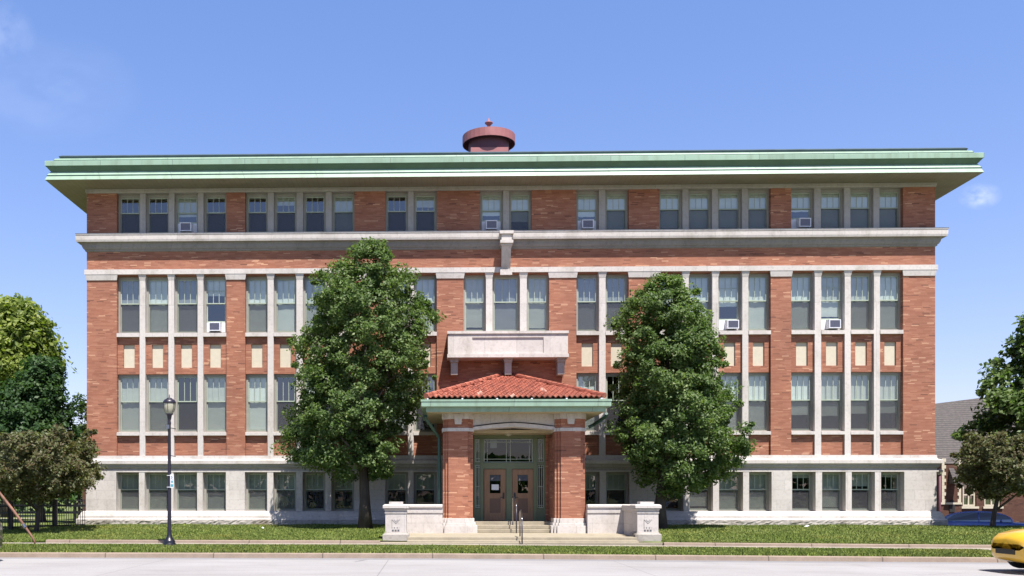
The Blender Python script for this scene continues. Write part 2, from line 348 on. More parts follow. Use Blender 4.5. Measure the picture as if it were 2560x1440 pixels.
# ------------------------------------------------------------------ mesh helpers
WL = {}
class MB:
    def __init__(s): s.v = []; s.f = []; s.mi = []; s.cur = 0
    def face(s, ids): s.f.append(ids); s.mi.append(s.cur)
    def quad(s, a, b, c, d):
        n = len(s.v); s.v += [a, b, c, d]; s.face((n, n+1, n+2, n+3)); return s
    def box(s, x0, x1, y0, y1, z0, z1):
        if x0 > x1: x0, x1 = x1, x0
        n = len(s.v)
        s.v += [(x0,y0,z0),(x1,y0,z0),(x1,y1,z0),(x0,y1,z0),(x0,y0,z1),(x1,y0,z1),(x1,y1,z1),(x0,y1,z1)]
        for q in ((0,3,2,1),(4,5,6,7),(0,1,5,4),(1,2,6,5),(2,3,7,6),(3,0,4,7)): s.face(tuple(n+i for i in q))
        return s
    def hexa(s, lo, hi):   # lo, hi: four corners ccw seen from above
        n = len(s.v); s.v += list(lo) + list(hi)
        for q in ((0,3,2,1),(4,5,6,7),(0,1,5,4),(1,2,6,5),(2,3,7,6),(3,0,4,7)): s.face(tuple(n+i for i in q))
        return s
    def prism(s, pts, y0, y1, tf=None):   # polygon (x,z) ccw seen from -Y, extruded in y
        n = len(s.v); k = len(pts)
        s.v += [(x, y0, z) for x, z in pts] + [(x, y1, z) for x, z in pts]
        s.face(tuple(range(n, n+k))); s.face(tuple(range(n+2*k-1, n+k-1, -1)))
        for i in range(k):
            j = (i+1) % k; s.face((n+j, n+i, n+k+i, n+k+j))
        return s
    def tube(s, pts, rad, seg=8, caps=True):
        pts = [Vector(p) for p in pts]; n0 = len(s.v); k = len(pts)
        if not isinstance(rad, (list, tuple)): rad = [rad] * k
        for i, p in enumerate(pts):
            t = (pts[min(i+1, k-1)] - pts[max(i-1, 0)]).normalized()
            a = Vector((1, 0, 0)) if abs(t.x) < .8 else Vector((0, 1, 0))
            u = t.cross(a).normalized(); w_ = t.cross(u)
            for j in range(seg):
                an = 2*math.pi*j/seg; s.v.append(tuple(p + (u*math.cos(an) + w_*math.sin(an))*rad[i]))
        for i in range(k-1):
            for j in range(seg):
                a = n0+i*seg+j; b = n0+i*seg+(j+1) % seg; s.face((a, b, b+seg, a+seg))
        if caps:
            s.face(tuple(n0+j for j in range(seg-1, -1, -1))); s.face(tuple(n0+(k-1)*seg+j for j in range(seg)))
        return s
    def lathe(s, prof, c, seg=24, axis='Z', closed=False):
        n0 = len(s.v); k = len(prof)
        for r, h in prof:
            for j in range(seg):
                an = 2*math.pi*j/seg; x, y = r*math.cos(an), r*math.sin(an)
                s.v.append((c[0]+x, c[1]+y, c[2]+h) if axis == 'Z' else (c[0]+x, c[1]+h, c[2]+y))
        for i in range(k if closed else k-1):
            i2 = (i+1) % k
            for j in range(seg):
                a = n0+i*seg+j; b = n0+i*seg+(j+1) % seg; a2 = n0+i2*seg+j; b2 = n0+i2*seg+(j+1) % seg
                s.face((a, b, b2, a2) if axis == 'Z' else (b, a, a2, b2))
        return s
    def sweep(s, prof, x0, x1, y0, y1, closed=True):  # mitred moulding round a rectangle; prof: (offset, z) from top to bottom
        n0 = len(s.v); k = len(prof)
        for q, z in prof: s.v += [(x0-q, y0-q, z), (x1+q, y0-q, z), (x1+q, y1+q, z), (x0-q, y1+q, z)]
        for i in range(k-1):
            for j in range(4):
                a = n0+i*4+j; b = n0+i*4+(j+1) % 4; s.face((b, a, a+4, b+4)[::-1] if False else (a+4, b+4, b, a))
        return s
    def build(s, name, mats, parent=None, smooth=False, bevel=0, origin=None):
        me = bpy.data.meshes.new(name)
        if not isinstance(mats, (list, tuple)): mats = [mats]
        v = np.array(s.v, dtype=float); lo = v.min(0); hi = v.max(0)
        if origin is None: origin = Vector(((lo[0]+hi[0])/2, (lo[1]+hi[1])/2, lo[2]))
        origin = Vector(origin)
        v = v - np.array(origin)
        me.from_pydata([tuple(a) for a in v], [], s.f)
        for m in mats: me.materials.append(m)
        if max(s.mi) > 0: me.polygons.foreach_set('material_index', s.mi)
        if smooth: me.polygons.foreach_set('use_smooth', [True]*len(s.f))
        me.update()
        o = bpy.data.objects.new(name, me); COL.objects.link(o)
        WL[o] = origin
        if parent: o.parent = parent; o.location = origin - WL[parent]
        else: o.location = origin
        if bevel:
            b = o.modifiers.new('bevel', 'BEVEL'); b.width = bevel; b.segments = 2; b.limit_method = 'ANGLE'; b.angle_limit = R(40)
        return o
def tag(o, label=None, cat=None, group=None, kind=None):
    if label: o['label'] = label
    if cat: o['category'] = cat
    if group: o['group'] = group
    if kind: o['kind'] = kind
    return o
def thing(name, loc, label, cat, group=None):
    o = bpy.data.objects.new(name, None); COL.objects.link(o); o.location = loc; WL[o] = Vector(loc)
    o.empty_display_size = .3
    return tag(o, label, cat, group)
def sheet(name, rows, mat, xs, wob=0.0, tz=None):
    """rows: list of (Y function or value, z) from front to back; a ribbon sheet over xs"""
    mb = MB(); n = len(xs)
    for (Y, z) in rows:
        for x in xs:
            y = Y(x) if callable(Y) else Y
            zq = z(x) if callable(z) else z
            mb.v.append((x, y, zq + (random.uniform(-wob, wob) if wob else 0)))
    for i in range(len(rows)-1):
        for j in range(n-1):
            a = i*n+j; mb.face((a, a+1, a+1+n, a+n))
    return tag(mb.build(name, mat), kind='structure')

# ================================================================== SETTING
sk = lambda y, k: (lambda x: y + k * x)
gz = lambda z: (lambda x: z - .005 * max(0.0, x))
XS = [-90, -60, -40, -30, -24, -20, -16, -12, -8, -4, 0, 4, 8, 12, 16, 20, 24, 28, 34, 40, 60, 90]
g = sheet('ground', [(-1500, -.75), (-34.2, -.75), (62, -.75), (1500, -.75)], M['grass'], [-1500, -100, 0, 100, 1500])
sheet('road', [(-34, gz(0)), (-24, gz(.02)), (sk(-14.75, -.012), gz(.012))], M['road'], XS)
sheet('gutter', [(sk(-14.75, -.012), gz(.012)), (sk(-13.95, -.012), gz(0.0))], M['gutter'], XS)
def strip(name, mat, prof, xs, joints=None):
    mb = MB(); n = len(xs)
    for (Y, k, z) in prof:
        for x in xs: mb.v.append((x, Y + k*x, z - .005*max(0, x)))
    for i in range(len(prof)-1):
        for j in range(n-1):
            a = i*n+j; mb.face((a, a+1, a+1+n, a+n))
    return tag(mb.build(name, mat), kind='structure')
XF = list(np.arange(-90, 90.1, 1.5))
strip('kerb', M['kerb'], [(-13.95, -.012, -.02), (-13.93, -.012, .115), (-13.90, -.012, .13), (-13.74, -.012, .135), (-13.74, -.012, .0)], XF)
strip('verge', M['grass'], [(-13.74, -.012, .115), (-12.5, -.015, .15), (-11, -.02, .15), (-10.05, -.03, .135)], XF)
strip('sidewalk', M['path'], [(-10.05, -.03, .0), (-10.05, -.03, .148), (-8.93, -.03, .155)], XF)
XK = [x for x in XF if x > -12.4]
mbk = MB()
def kseg(xa, xb):
    xs = np.linspace(xa, xb, max(2, int((xb-xa)/1.5)+1)); n = len(xs); b0 = len(mbk.v)
    P = [(-8.93, .14), (-8.92, .235), (-8.88, .25), (-8.72, .252), (-8.70, .1)]
    for (Y, z) in P:
        for x in xs: mbk.v.append((x, Y-.03*x, z-.005*max(0, x)))
    for i in range(4):
        for j in range(n-1):
            a = b0+i*n+j; mbk.face((a, a+1, a+1+n, a+n))
    for e in (0, n-1):
        ids = tuple(b0+i*n+e for i in range(5)); mbk.face(ids if e else ids[::-1])
XLS, XRS = ux(950, -8.9), ux(1656, -8.9)
kseg(ux(112, -8.6), XLS); kseg(XRS, 60)
tag(mbk.build('lawn_kerb', M['kerb']), kind='structure')

def lawnz(x, y):
    t = min(1, max(0, (y + 8.75 + .03*x) / 7.0))
    z0 = .235 - .005*max(0, x)
    if x < -11.9: z0 = .235 - min(1, (-11.9 - x) / 2.5) * .10
    z = z0 + (.51 - z0) * (t ** .85) + .012*math.sin(x*.9 + y*1.3) + .01*math.sin(x*2.3 - y*.7)
    if x > 21.5 and y > -1.2:
        z -= min(1.15, (y + 1.2) * .55) * min(1, (x - 21.5))
    if x < -15.5 and y > -3: z -= min(.12, (y + 3) * .012)
    return z
mb = MB()
xs = list(np.arange(-60, 60.1, .75)); ys = list(np.arange(0, 1.001, .0625))
for t in ys:
    for x in xs:
        y0 = -8.72 - .03*x; y = y0 + (1.5 - y0) * t; mb.v.append((x, y, -.3 if (XLS+.9 < x < XRS-.9 and y > y0+.3) else lawnz(x, y)))
n = len(xs)
for i in range(len(ys)-1):
    for j in range(n-1):
        xm = (xs[j] + xs[j+1]) / 2; ym = -8.72 - .03*xm; ym = ym + (1.5-ym) * (ys[i]+ys[i+1]) / 2
        if -14.2 < xm < 20.8 and ym > .6: continue
        a = i*n+j; mb.face((a, a+1, a+1+n, a+n))
tag(mb.build('lawn', M['grass'], smooth=True), kind='structure')
sheet('back_lawn', [(1.5, .40), (20, .32), (60, .2), (62, -.8)], M['grass'], [-140, -80, -40, -15.3])
sheet('parking_lot', [(1.0, -.70), (62, -.70)], M['asphalt'], [20.9, 40, 90])
sheet('garden_path', [(17.5, .336), (18.9, .331)], M['path'], [-120, -60, -23.5])
sheet('far_verge', [(-90, .12), (-34, .12)], M['grass'], [-140, 0, 140])

# cracks filled with tar on the road
mb = MB()
for (xa, ya, xb, yb, w0) in ((886, 1405, 918, 1400, .05), (1732, 1399, 1820, 1407, .018), (2125, 1404, 2175, 1408, .016), (300, 1424, 470, 1431, .008), (1010, 1430, 1180, 1422, .007), (1480, 1418, 1640, 1426, .007), (2290, 1429, 2420, 1424, .008), (640, 1412, 700, 1415, .010)):
    def rp(px, py):
        dep = (EYE - .012) * F / (py - HOR); Y = dep - DD; return ux(px, Y), Y
    a = rp(xa, ya); b = rp(xb, yb); k = 7; L = []
    for i in range(k):
        t = i/(k-1); x = a[0]+(b[0]-a[0])*t; y = a[1]+(b[1]-a[1])*t + random.uniform(-.02, .02)
        ww = w0 * (1-abs(2*t-1)*.7); L.append(((x, y-ww, .022-.005*max(0, x)), (x, y+ww, .022-.005*max(0, x))))
    for i in range(k-1): mb.quad(L[i][0], L[i+1][0], L[i+1][1], L[i][1])
tag(mb.build('road_crack', M['black']), kind='structure')

# ================================================================== BUILDING
XL, XR = ux(217), ux(2338); YB = 22.0
root = thing('brick_building', ((XL+XR)/2, 0, .5), 'four storey red brick school building with limestone bands and a green overhanging eave', 'building')
B = root
GA = [(292,349),(363,421),(435,494),(508,566)]
GB = [(613,669),(684,741),(757,814),(829,886)]
GC = [(963,1020),(1034,1092)]
G4D = [(1200,1258),(1273,1329)]
G3D = [(1159,1215),(1231,1300),(1317,1373)]
GE = [(1441,1498),(1514,1572)]
GF = [(1648,1707),(1722,1781),(1796,1856),(1871,1927)]
GG = [(1978,2037),(2053,2112),(2127,2185),(2200,2258)]
def W(gr): return [(ux(a), ux(b)) for a, b in gr]
rows = {4: [W(g_) for g_ in (GA, GB, GC, G4D, GE, GF, GG)],
        3: [W(g_) for g_ in (GA, GB, GC, G3D, GE, GF, GG)],
        2: [W(g_) for g_ in (GA, GB, GC, GE, GF, GG)]}
rows[1] = rows[2]
Z = {k: zl(v) for k, v in dict(soff=474.5, f4=483.5, s4=583, ct=589, cb=630, bt=674.7, bb=687, o3=690, s3=832, sb3=842.5,
     o2=935, s2=1080, sb2=1089, bc=1139.5, b1=1148, b2=1160, b3=1177, o1=1180.5, s1=1277.5, p1=1288, p2=1294, g=1312).items()}
RV = .27     # depth of the window plane behind the wall face
wall = MB(); REC = .12
# top storey piers
def piers(rowgroups, z0, z1, mb, y0=0.0, y1=1.0):
    x = XL; out = []
    for grp in rowgroups:
        mb.box(x, grp[0][0], y0, y1, z0, z1); out.append((x, grp[0][0])); x = grp[-1][1]
    mb.box(x, XR, y0, y1, z0, z1); out.append((x, XR)); return out
piers(rows[4], Z['s4'], Z['f4'], wall)
wall.box(XL, XR, 0, 1.0, Z['bb'], Z['s4']-.10)              # brick between sill ledge and stone band (band in front)
p3 = piers(rows[3], Z['s3'], Z['o3'], wall)
wall.box(XL, XR, .0, 1.0, Z['o3'], Z['bb'])
p2 = piers(rows[2], Z['bc'], Z['s3'], wall)
# spandrels recessed between mullions, with a raised brick border round the cream panel
panels = []
for grp in rows[2]:
    for (a, b) in grp:
        zt, zb = Z['s3'], Z['o2']
        c = (a+b)/2; pw = .245; pt, pb = zl(861), zl(919)
        wall.box(a, c-pw, REC, .9, zb, zt); wall.box(c+pw, b, REC, .9, zb, zt)
        wall.box(c-pw, c+pw, REC, .9, pt, zt); wall.box(c-pw, c+pw, REC, .9, zb, pb)
        panels.append((c-pw, c+pw, pb, pt))
        wall.box(a, b, REC, .9, Z['bc'], Z['s2'])
# side and rear walls
wall.box(XL, XL+.4, 1.0, YB, .2, Z['soff']); wall.box(XR-.4, XR, 1.0, YB, .2, Z['soff']); wall.box(XL, XR, YB, YB+.4, .2, Z['soff'])
wall.build('wall', M['brick'], B)
for (a, b, z0, z1) in panels:
    MB().box(a+.004, b-.004, REC+.075, .5, z0+.003, z1-.003).build('cream_panel', M['cream'], B)
# dark rooms behind
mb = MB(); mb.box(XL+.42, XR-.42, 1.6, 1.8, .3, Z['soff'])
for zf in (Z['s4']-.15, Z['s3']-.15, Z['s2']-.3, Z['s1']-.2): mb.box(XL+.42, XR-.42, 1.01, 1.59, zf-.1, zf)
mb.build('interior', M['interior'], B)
# ---- stone mouldings
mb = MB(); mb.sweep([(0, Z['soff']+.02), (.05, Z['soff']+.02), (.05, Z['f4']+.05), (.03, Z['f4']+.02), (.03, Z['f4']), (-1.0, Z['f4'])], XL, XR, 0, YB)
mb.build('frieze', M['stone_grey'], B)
mb = MB(); s4 = Z['s4']
mb.sweep([(-1.0, s4), (.03, s4), (.03, s4-.05), (.06, s4-.055), (.36, zl(588.5)), (.37, zl(588.6)), (.37, zl(592.6)), (.345, zl(592.9)), (.345, zl(594.6)), (.36, zl(594.8)), (.355, zl(604)), (.335, zl(609)), (.30, zl(609.2))], XL, XR, 0, YB)
mb.build('cornice', M['stone'], B)
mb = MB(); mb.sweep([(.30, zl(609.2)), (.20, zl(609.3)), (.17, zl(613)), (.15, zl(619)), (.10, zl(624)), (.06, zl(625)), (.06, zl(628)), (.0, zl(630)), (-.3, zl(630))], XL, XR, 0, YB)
mb.build('cornice_cove', M['stone_shade'], B)
mb = MB(); mb.sweep([(-.01, Z['bt']+.02), (.08, Z['bt']), (.08, Z['bb']), (-.32, Z['bb']-.001)], XL, XR, 0, YB)
mb.build('stone_band', M['stone'], B)
mb = MB(); mb.sweep([(-.02, Z['bc']), (.05, Z['bc']), (.06, Z['b1']), (.08, Z['b1']-.02), (.21, Z['b1']-.06), (.22, Z['b1']-.07), (.22, Z['b2']), (.19, Z['b2']-.012)], XL, XR, 0, YB)
mb.build('belt_course', M['stone'], B)
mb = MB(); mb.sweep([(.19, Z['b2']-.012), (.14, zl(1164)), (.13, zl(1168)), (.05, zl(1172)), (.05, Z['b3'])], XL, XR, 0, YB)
mb.build('belt_cove', M['stone_grey'], B)  # grey stone here puts the shade under the belt into the colour
mb = MB(); mb.sweep([(.05, Z['b3']), (.10, Z['b3']-.005), (.10, Z['o1']), (-.28, Z['o1'])], XL, XR, 0, YB)
mb.build('belt_fillet', M['stone'], B)
mb = MB()
pb = [(-.35, Z['s1']), (.10, Z['s1']), (.16, Z['s1']-.03), (.24, Z['p1']), (.26, Z['p1']-.01), (.27, Z['p2']-.02), (.33, Z['p2']-.05), (.34, Z['p2']-.08)]
mb.sweep(pb, XL, XR, 0, YB); mb.build('sill_course', M['stone'], B)
# rock faced plinth: subdivided and roughened
mb = MB(); rr = random.Random(3)
xs = np.arange(XL-.36, XR+.36, .11); zs = [Z['p2']-.08, Z['p2']-.14, Z['p2']-.2, Z['p2']-.27, Z['p2']-.35, .2, -.75]
for z in zs:
    for x in xs:
        jj = abs(((x + .2) / 1.5) % 1 - .5) > .49
        mb.v.append((x, -.36 - (0 if z == zs[0] else rr.uniform(-.015, .03)) + (.04 if jj else 0), z + (0 if z in (zs[0], -.75) else rr.uniform(-.015, .015))))
n = len(xs)
for i in range(len(zs)-1):
    for j in range(n-1):
        a = i*n+j; mb.face((a+n, a+n+1, a+1, a))
mb.box(XL-.35, XL, -.345, YB, -.75, Z['p2']-.085); mb.box(XR, XR+.35, -.345, YB, -.75, Z['p2']-.085)
mb.box(XL, XR, -.33, .9, -.75, Z['p2']-.10)
mb.build('plinth', M['stone_rough'], B)
# basement stone piers
_x = XL
for grp in rows[1] + [None]:
    _b = grp[0][0] if grp else XR
    MB().box(_x, _b, -.10, .9, Z['s1'], Z['o1']).build('basement_pier', M['stone_block'], B)
    if grp: _x = grp[-1][1]
# capitals on brick piers
for i, (a, b) in enumerate(p3):
    e0 = .05 if i else .03; e1 = .05 if i < len(p3)-1 else .03
    z0, z1 = zl(701), Z['bb']-.004; m_ = MB()
    m_.hexa([(a-.01, -.04, z0), (b+.01, -.04, z0), (b+.01, .0, z0), (a-.01, .0, z0)], [(a-e0, -.07, z1), (b+e1, -.07, z1), (b+e1, .0, z1), (a-e0, .0, z1)])
    m_.build('capital', M['stone'], B)
# ---- mullions
for grp in rows[4]:
    for i in range(len(grp)-1):
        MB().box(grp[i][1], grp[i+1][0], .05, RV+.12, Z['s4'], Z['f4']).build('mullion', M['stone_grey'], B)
for gi, grp in enumerate(rows[3]):
    for i in range(len(grp)-1):
        a, b = grp[i][1], grp[i+1][0]; zb = Z['b1']+.01 if gi != 3 else Z['s3']
        m_ = MB(); m_.box(a, b, .0, RV+.12, zb, zl(701))
        if gi != 3: m_.box(a-.002, b+.002, -.03, .0-.001, zb, zb+.12)
        m_.hexa([(a, -.005, zl(701)), (b, -.005, zl(701)), (b, RV, zl(701)), (a, RV, zl(701))], [(a-.05, -.05, Z['bb']-.004), (b+.05, -.05, Z['bb']-.004), (b+.05, RV, Z['bb']-.004), (a-.05, RV, Z['bb']-.004)])
        m_.build('mullion', M['stone'], B)
for grp in rows[1]:
    for i in range(len(grp)-1):
        MB().box(grp[i][1], grp[i+1][0], -.09, RV+.12, Z['s1'], Z['o1']).build('mullion', M['stone'], B)
# ---- windows
def ring(mb, x0, x1, z0, z1, t, y0, y1, tb=None, tt=None):
    tb = t if tb is None else tb; tt = t if tt is None else tt
    mb.box(x0, x0+t, y0, y1, z0, z1); mb.box(x1-t, x1, y0, y1, z0, z1)
    mb.box(x0+t, x1-t, y0, y1, z0, z0+tb); mb.box(x0+t, x1-t, y0, y1, z1-tt, z1)
def window(x0, x1, z0, z1, rail, cover, ac=False, hbar=False, head=.10, side=.085, old=False, floor=3, lb=None, grey=False, fine=False):
    y = RV
    m_ = MB(); ring(m_, x0+.001, x1-.001, z0+.001, z1-.001, side, y-.04, y+.14, tb=.05, tt=head)
    wdw = m_.build('window', M['frame'], B)
    if lb: wdw['label'] = lb
    a, b, c, d = x0+side, x1-side, z0+.05, z1-head
    zr = d - (d-c) * rail
    s = MB(); ring(s, a, b, zr-.02, d, .042, y+.0, y+.04, tb=.045)
    wgl = (b - a - .084) / 3
    for k in (1, 2): s.box(a+.042+wgl*k-.012, a+.042+wgl*k+.012, y+.005, y+.03, zr+.02, d-.04)
    if hbar: s.box(a+.04, b-.04, y+.006, y+.029, (zr+d)/2+.02, (zr+d)/2+.042)
    cl = c + (.42 if ac else 0)
    ring(s, a, b, cl, zr+.02, .042, y+.045, y+.085, tb=.07)
    s.build('sash', M['sash'], wdw)
    g_ = MB(); g_.quad((a+.03, y+.02, zr), (b-.03, y+.02, zr), (b-.03, y+.02, d-.03), (a+.03, y+.02, d-.03)); g_.quad((a+.03, y+.064, cl+.03), (b-.03, y+.064, cl+.03), (b-.03, y+.064, zr+.01), (a+.03, y+.064, zr+.01))
    g_.build('pane', M['glass'], wdw)
    if not ac:
        MB().quad((a+.02, y+.03, c+.01), (b-.02, y+.03, c+.01), (b-.02, y+.03, zr-.01), (a+.02, y+.03, zr-.01)).build('screen', M['screen_fine'] if fine else M['screen'], wdw)
    if cover > 0:
        zb = d - (d-c) * cover
        bl = MB(); k = 8; xs_ = np.linspace(a-.02, b+.02, k)
        for j in range(k):
            dy = random.uniform(-.012, .012)
            bl.v += [(xs_[j], y+.115+dy, zb + random.uniform(-.01, .01)), (xs_[j], y+.11+dy, d+.02)]
        for j in range(k-1): bl.face((2*j, 2*j+2, 2*j+3, 2*j+1))
        bl.build('blind', M['blind_grey'] if grey else M['blind_old'] if old else M['blind'], wdw, smooth=True)
    if floor in (2, 3):
        sz, sbz = (Z['s3'], Z['sb3']) if floor == 3 else (Z['s2'], Z['sb2'])
        MB().hexa([(x0+.002, -.03, sbz), (x1-.002, -.03, sbz), (x1-.002, y, sbz), (x0+.002, y, sbz)],
                  [(x0+.002, -.03, sz-.02), (x1-.002, -.03, sz-.02), (x1-.002, y, sz+.012), (x0+.002, y, sz+.012)]).build('sill', M['stone'], wdw)
    return wdw
rr = random.Random(11)
cov4 = [[0,0,.52,0],[0,.22,0,.97],[0,.3],[.55,.72],[.6,.97],[.93,.93,.93,.95],[.5,.95,.95,.95]]
ac4 = {(0,2),(3,0),(4,0),(6,0)}
for gi, grp in enumerate(rows[4]):
    for i, (a, b) in enumerate(grp):
        window(a, b, Z['s4'], Z['f4'], .43, cov4[gi][i], (gi, i) in ac4, floor=4, head=.13, old=gi < 3)
ac3 = {(0,3),(5,2),(6,1)}
for gi, grp in enumerate(rows[3]):
    for i, (a, b) in enumerate(grp):
        window(a, b, Z['s3'], Z['o3'], .455, {(0,3): .3, (5,2): .55, (6,1): .75, (3,0): .92, (3,2): .94}.get((gi, i), .985), (gi, i) in ac3, hbar=(gi, i) in ac3, floor=3, head=.12, old=rr.random() < .4, grey=(gi, i) in ((3,1),(4,0),(4,1),(0,2),(0,0)), fine=gi in (2, 3, 5) or (gi, i) in ((1,1),(1,2)))
cov2 = [[.98,.98,0,.98],[.98,.0,.98,.98],[.98,.2],[.96,0],[.98,.98,.98,.97],[.72,.74,.70,.69]]
for gi, grp in enumerate(rows[2]):
    for i, (a, b) in enumerate(grp):
        window(a, b, Z['s2'], Z['o2'], .455, cov2[gi][i], floor=2, old=rr.random() < .4, fine=(gi, i) in ((0,0),(0,3),(1,0),(2,0)))
cov1 = [[.98]*4,[.98,.97,.5,.5],[.45,.42],[.45,.42],[.2,.9,.95,.95],[.12,.92,.35,.1]]
for gi, grp in enumerate(rows[1]):
    for i, (a, b) in enumerate(grp):
        window(a, b, Z['s1'], Z['o1'], .44, cov1[gi][i], floor=1, head=.07, old=True)
# ---- window air conditioners
def ac_unit(x, z0, label, xo=0):
    y = RV
    t = thing('air_conditioner', (x, y, z0), label, 'air conditioner', 'window air conditioners')
    x += xo
    c = MB(); w2, h, p = .245, .37, .34
    # casing as a shell with a front rim
    ring(c, x-w2, x+w2, z0+.04, z0+.04+h, .035, y-p, y-p+.03)
    c.box(x-w2, x+w2, y-p+.03, y+.12, z0+.04, z0+.04+h)
    c.build('casing', M['white'], t)
    gr = MB(); gr.box(x-w2+.035, x+w2-.035, y-p+.018, y-p+.028, z0+.075, z0+.005+h)
    for k in range(9):
        zz_ = z0+.09+k*.032; gr.box(x-w2+.036, x+w2-.036, y-p+.008, y-p+.0175, zz_, zz_+.010)
    gr.build('grille', M['grille'], t)
    return t, x, w2
ACS = [(4,0,2,'white air conditioner in the top storey, leftmost of the four up there', 0), (4,3,0,'white air conditioner in the top storey window just left of the cornice bracket', .0),
       (4,4,0,'white air conditioner in the top storey, in the pair right of the cornice bracket', -.0), (4,6,0,'white air conditioner in the top storey, rightmost of all up there', .07),
       (3,0,3,'white air conditioner on a third storey sill near the left corner', .0), (3,5,2,'white air conditioner on a third storey sill just right of the right tree', .1),
       (3,6,1,'white air conditioner on a third storey sill, rightmost of that row', .06)]
for fl, gi, i, lab, xo in ACS:
    a, b = rows[fl][gi][i]; z0 = Z['s4'] if fl == 4 else Z['s3']
    t, x, w2 = ac_unit((a+b)/2, z0+.02, lab, xo)
    for (p, q) in ((a+.09, x-w2-.002), (x+w2+.002, b-.09)):
        MB().box(p, q, RV+.0, RV+.05, z0+.06, z0+.47).build('side_panel', M['white'], t)

# ---- eaves, roof, ventilator
def E(y, q=1.28): return zz(300, y, -q)
mb = MB(); mb.sweep([(1.27, E(448)), (-.2, E(448)+.012)], XL, XR, 0, YB); mb.build('soffit', M['soffit'], B)
ed = lambda L: [(q, E(y, q)) for q, y in L]
mb = MB()
mb.sweep(ed([(.80, 387.5), (.88, 389.5), (.84, 395)]), XL, XR, 0, YB)
mb.build('roof_edge', M['roofcap'], B)
mb = MB()
mb.sweep(ed([(.82, 393), (.83, 395), (1.0, 395.3), (1.02, 399), (1.0, 399.3), (1.0, 401.4), (1.29, 400.5), (1.30, 401), (1.30, 412.5), (1.28, 413)]), XL, XR, 0, YB); mb.sweep(ed([(1.11, 428.4), (1.13, 428.8), (1.23, 436), (1.19, 436.3), (1.19, 438.4), (1.225, 438.6), (1.30, 447.6), (1.27, 448.3)]), XL, XR, 0, YB)
mb.build('eave', M['green_pale'], B)
mb = MB(); mb.sweep(ed([(1.28, 413), (1.11, 428.4)]), XL, XR, 0, YB); mb.build('eave_frieze', M['green_shade'], B)
mb = MB(); mb.sweep(ed([(1.02, 398.6), (1.035, 399), (1.035, 401.2), (1.0, 401.6)]), XL, XR, 0, YB); mb.sweep(ed([(1.215, 435.9), (1.24, 436.1), (1.24, 437.9), (1.22, 438.2)]), XL, XR, 0, YB)
mb.build('eave_gap_shade', M['green_dark'], B)  # dark strips added as painted shade in the moulding step gaps
mb = MB(); zr0 = E(390, .8)-.03; x0, x1, y0, y1 = XL-.8, XR+.8, -.8, YB+.8; ym = YB/2; zp = zr0+1.2
A_, B_, C_, D_ = (x0,y0,zr0),(x1,y0,zr0),(x1,y1,zr0),(x0,y1,zr0); P_, Q_ = (x0+11.6, ym, zp), (x1-11.6, ym, zp)
n = len(mb.v); mb.v += [A_, B_, C_, D_, P_, Q_]; mb.face((0,1,5,4)); mb.face((1,2,5)); mb.face((2,3,4,5)); mb.face((3,0,4)); mb.face((0,3,2,1))
mb.build('roof', M['roofcap'], B)
YV = 6.0; vx = ux(1222, YV); zt = zz(1222, 316, YV-1.3); zb_ = zz(1222, 337, YV-1.3)
vent = thing('roof_ventilator', (vx, YV, zr0), 'oxide red round metal ventilator with finial standing on the roof', 'ventilator')
MB().box(ux(1177, YV-1), ux(1271, YV-1), YV-1.0, YV+1.0, zr0+.0, zz(1222, 368, YV-1)).build('base_box', M['rust'], vent)
MB().lathe([(1.0, zz(1222, 368, YV-1)-.02), (1.0, zt-.05)], (vx, YV, 0), 32).build('drum', M['rustdark'], vent, smooth=True)
MB().lathe([(1.30, zb_), (1.30, zt), (1.27, zt), (1.27, zb_)], (vx, YV, 0), 32, closed=True).build('wind_band', M['rust'], vent)
MB().lathe([(.98, zt-.07), (1.268, zt-.06), (1.268, zt-.03), (.12, zt+.22), (.0, zt+.24)], (vx, YV, 0), 32).build('cap', M['rustdark'], vent)
fz = zz(1220, 313, YV)
MB().lathe([(.08, fz-.9), (.08, fz-.05), (.10, fz+.0), (.20, fz+.09), (.20, fz+.13), (.09, fz+.17), (.05, fz+.2), (.015, fz+.34), (0, fz+.36)], (vx, YV, 0), 14).build('finial', M['rust'], vent, smooth=True)

# ---- cornice bracket
x0, x1 = ux(1255, -.5), ux(1278, -.5); zc = lambda y: zz(1266, y, -.5)
mb = MB(); e = .03
mb.box(x0-.10, x1+.10, -.58, .02, zc(584.5), zc(577)); mb.box(x0-.02, x1+.02, -.50, .0, zc(594), zc(584.5)); mb.box(x0-.02, x1+.02, -.56, 0, zc(601), zc(594))
mb.box(x0-.08, x1+.08, -.62, .0, zc(608.5), zc(601)); mb.box(x0-.04, x1+.04, -.54, 0, zc(614), zc(608.5))
mb.hexa([(x0, -.08, zc(667)), (x1, -.08, zc(667)), (x1, 0, zc(667)), (x0, 0, zc(667))], [(x0, -.50, zc(614)), (x1, -.50, zc(614)), (x1, 0, zc(614)), (x0, 0, zc(614))]); mb.box(x0-.05, x1+.07, -.16, -.085, zc(682), zc(667))
mb.build('cornice_bracket', M['stone'], B)
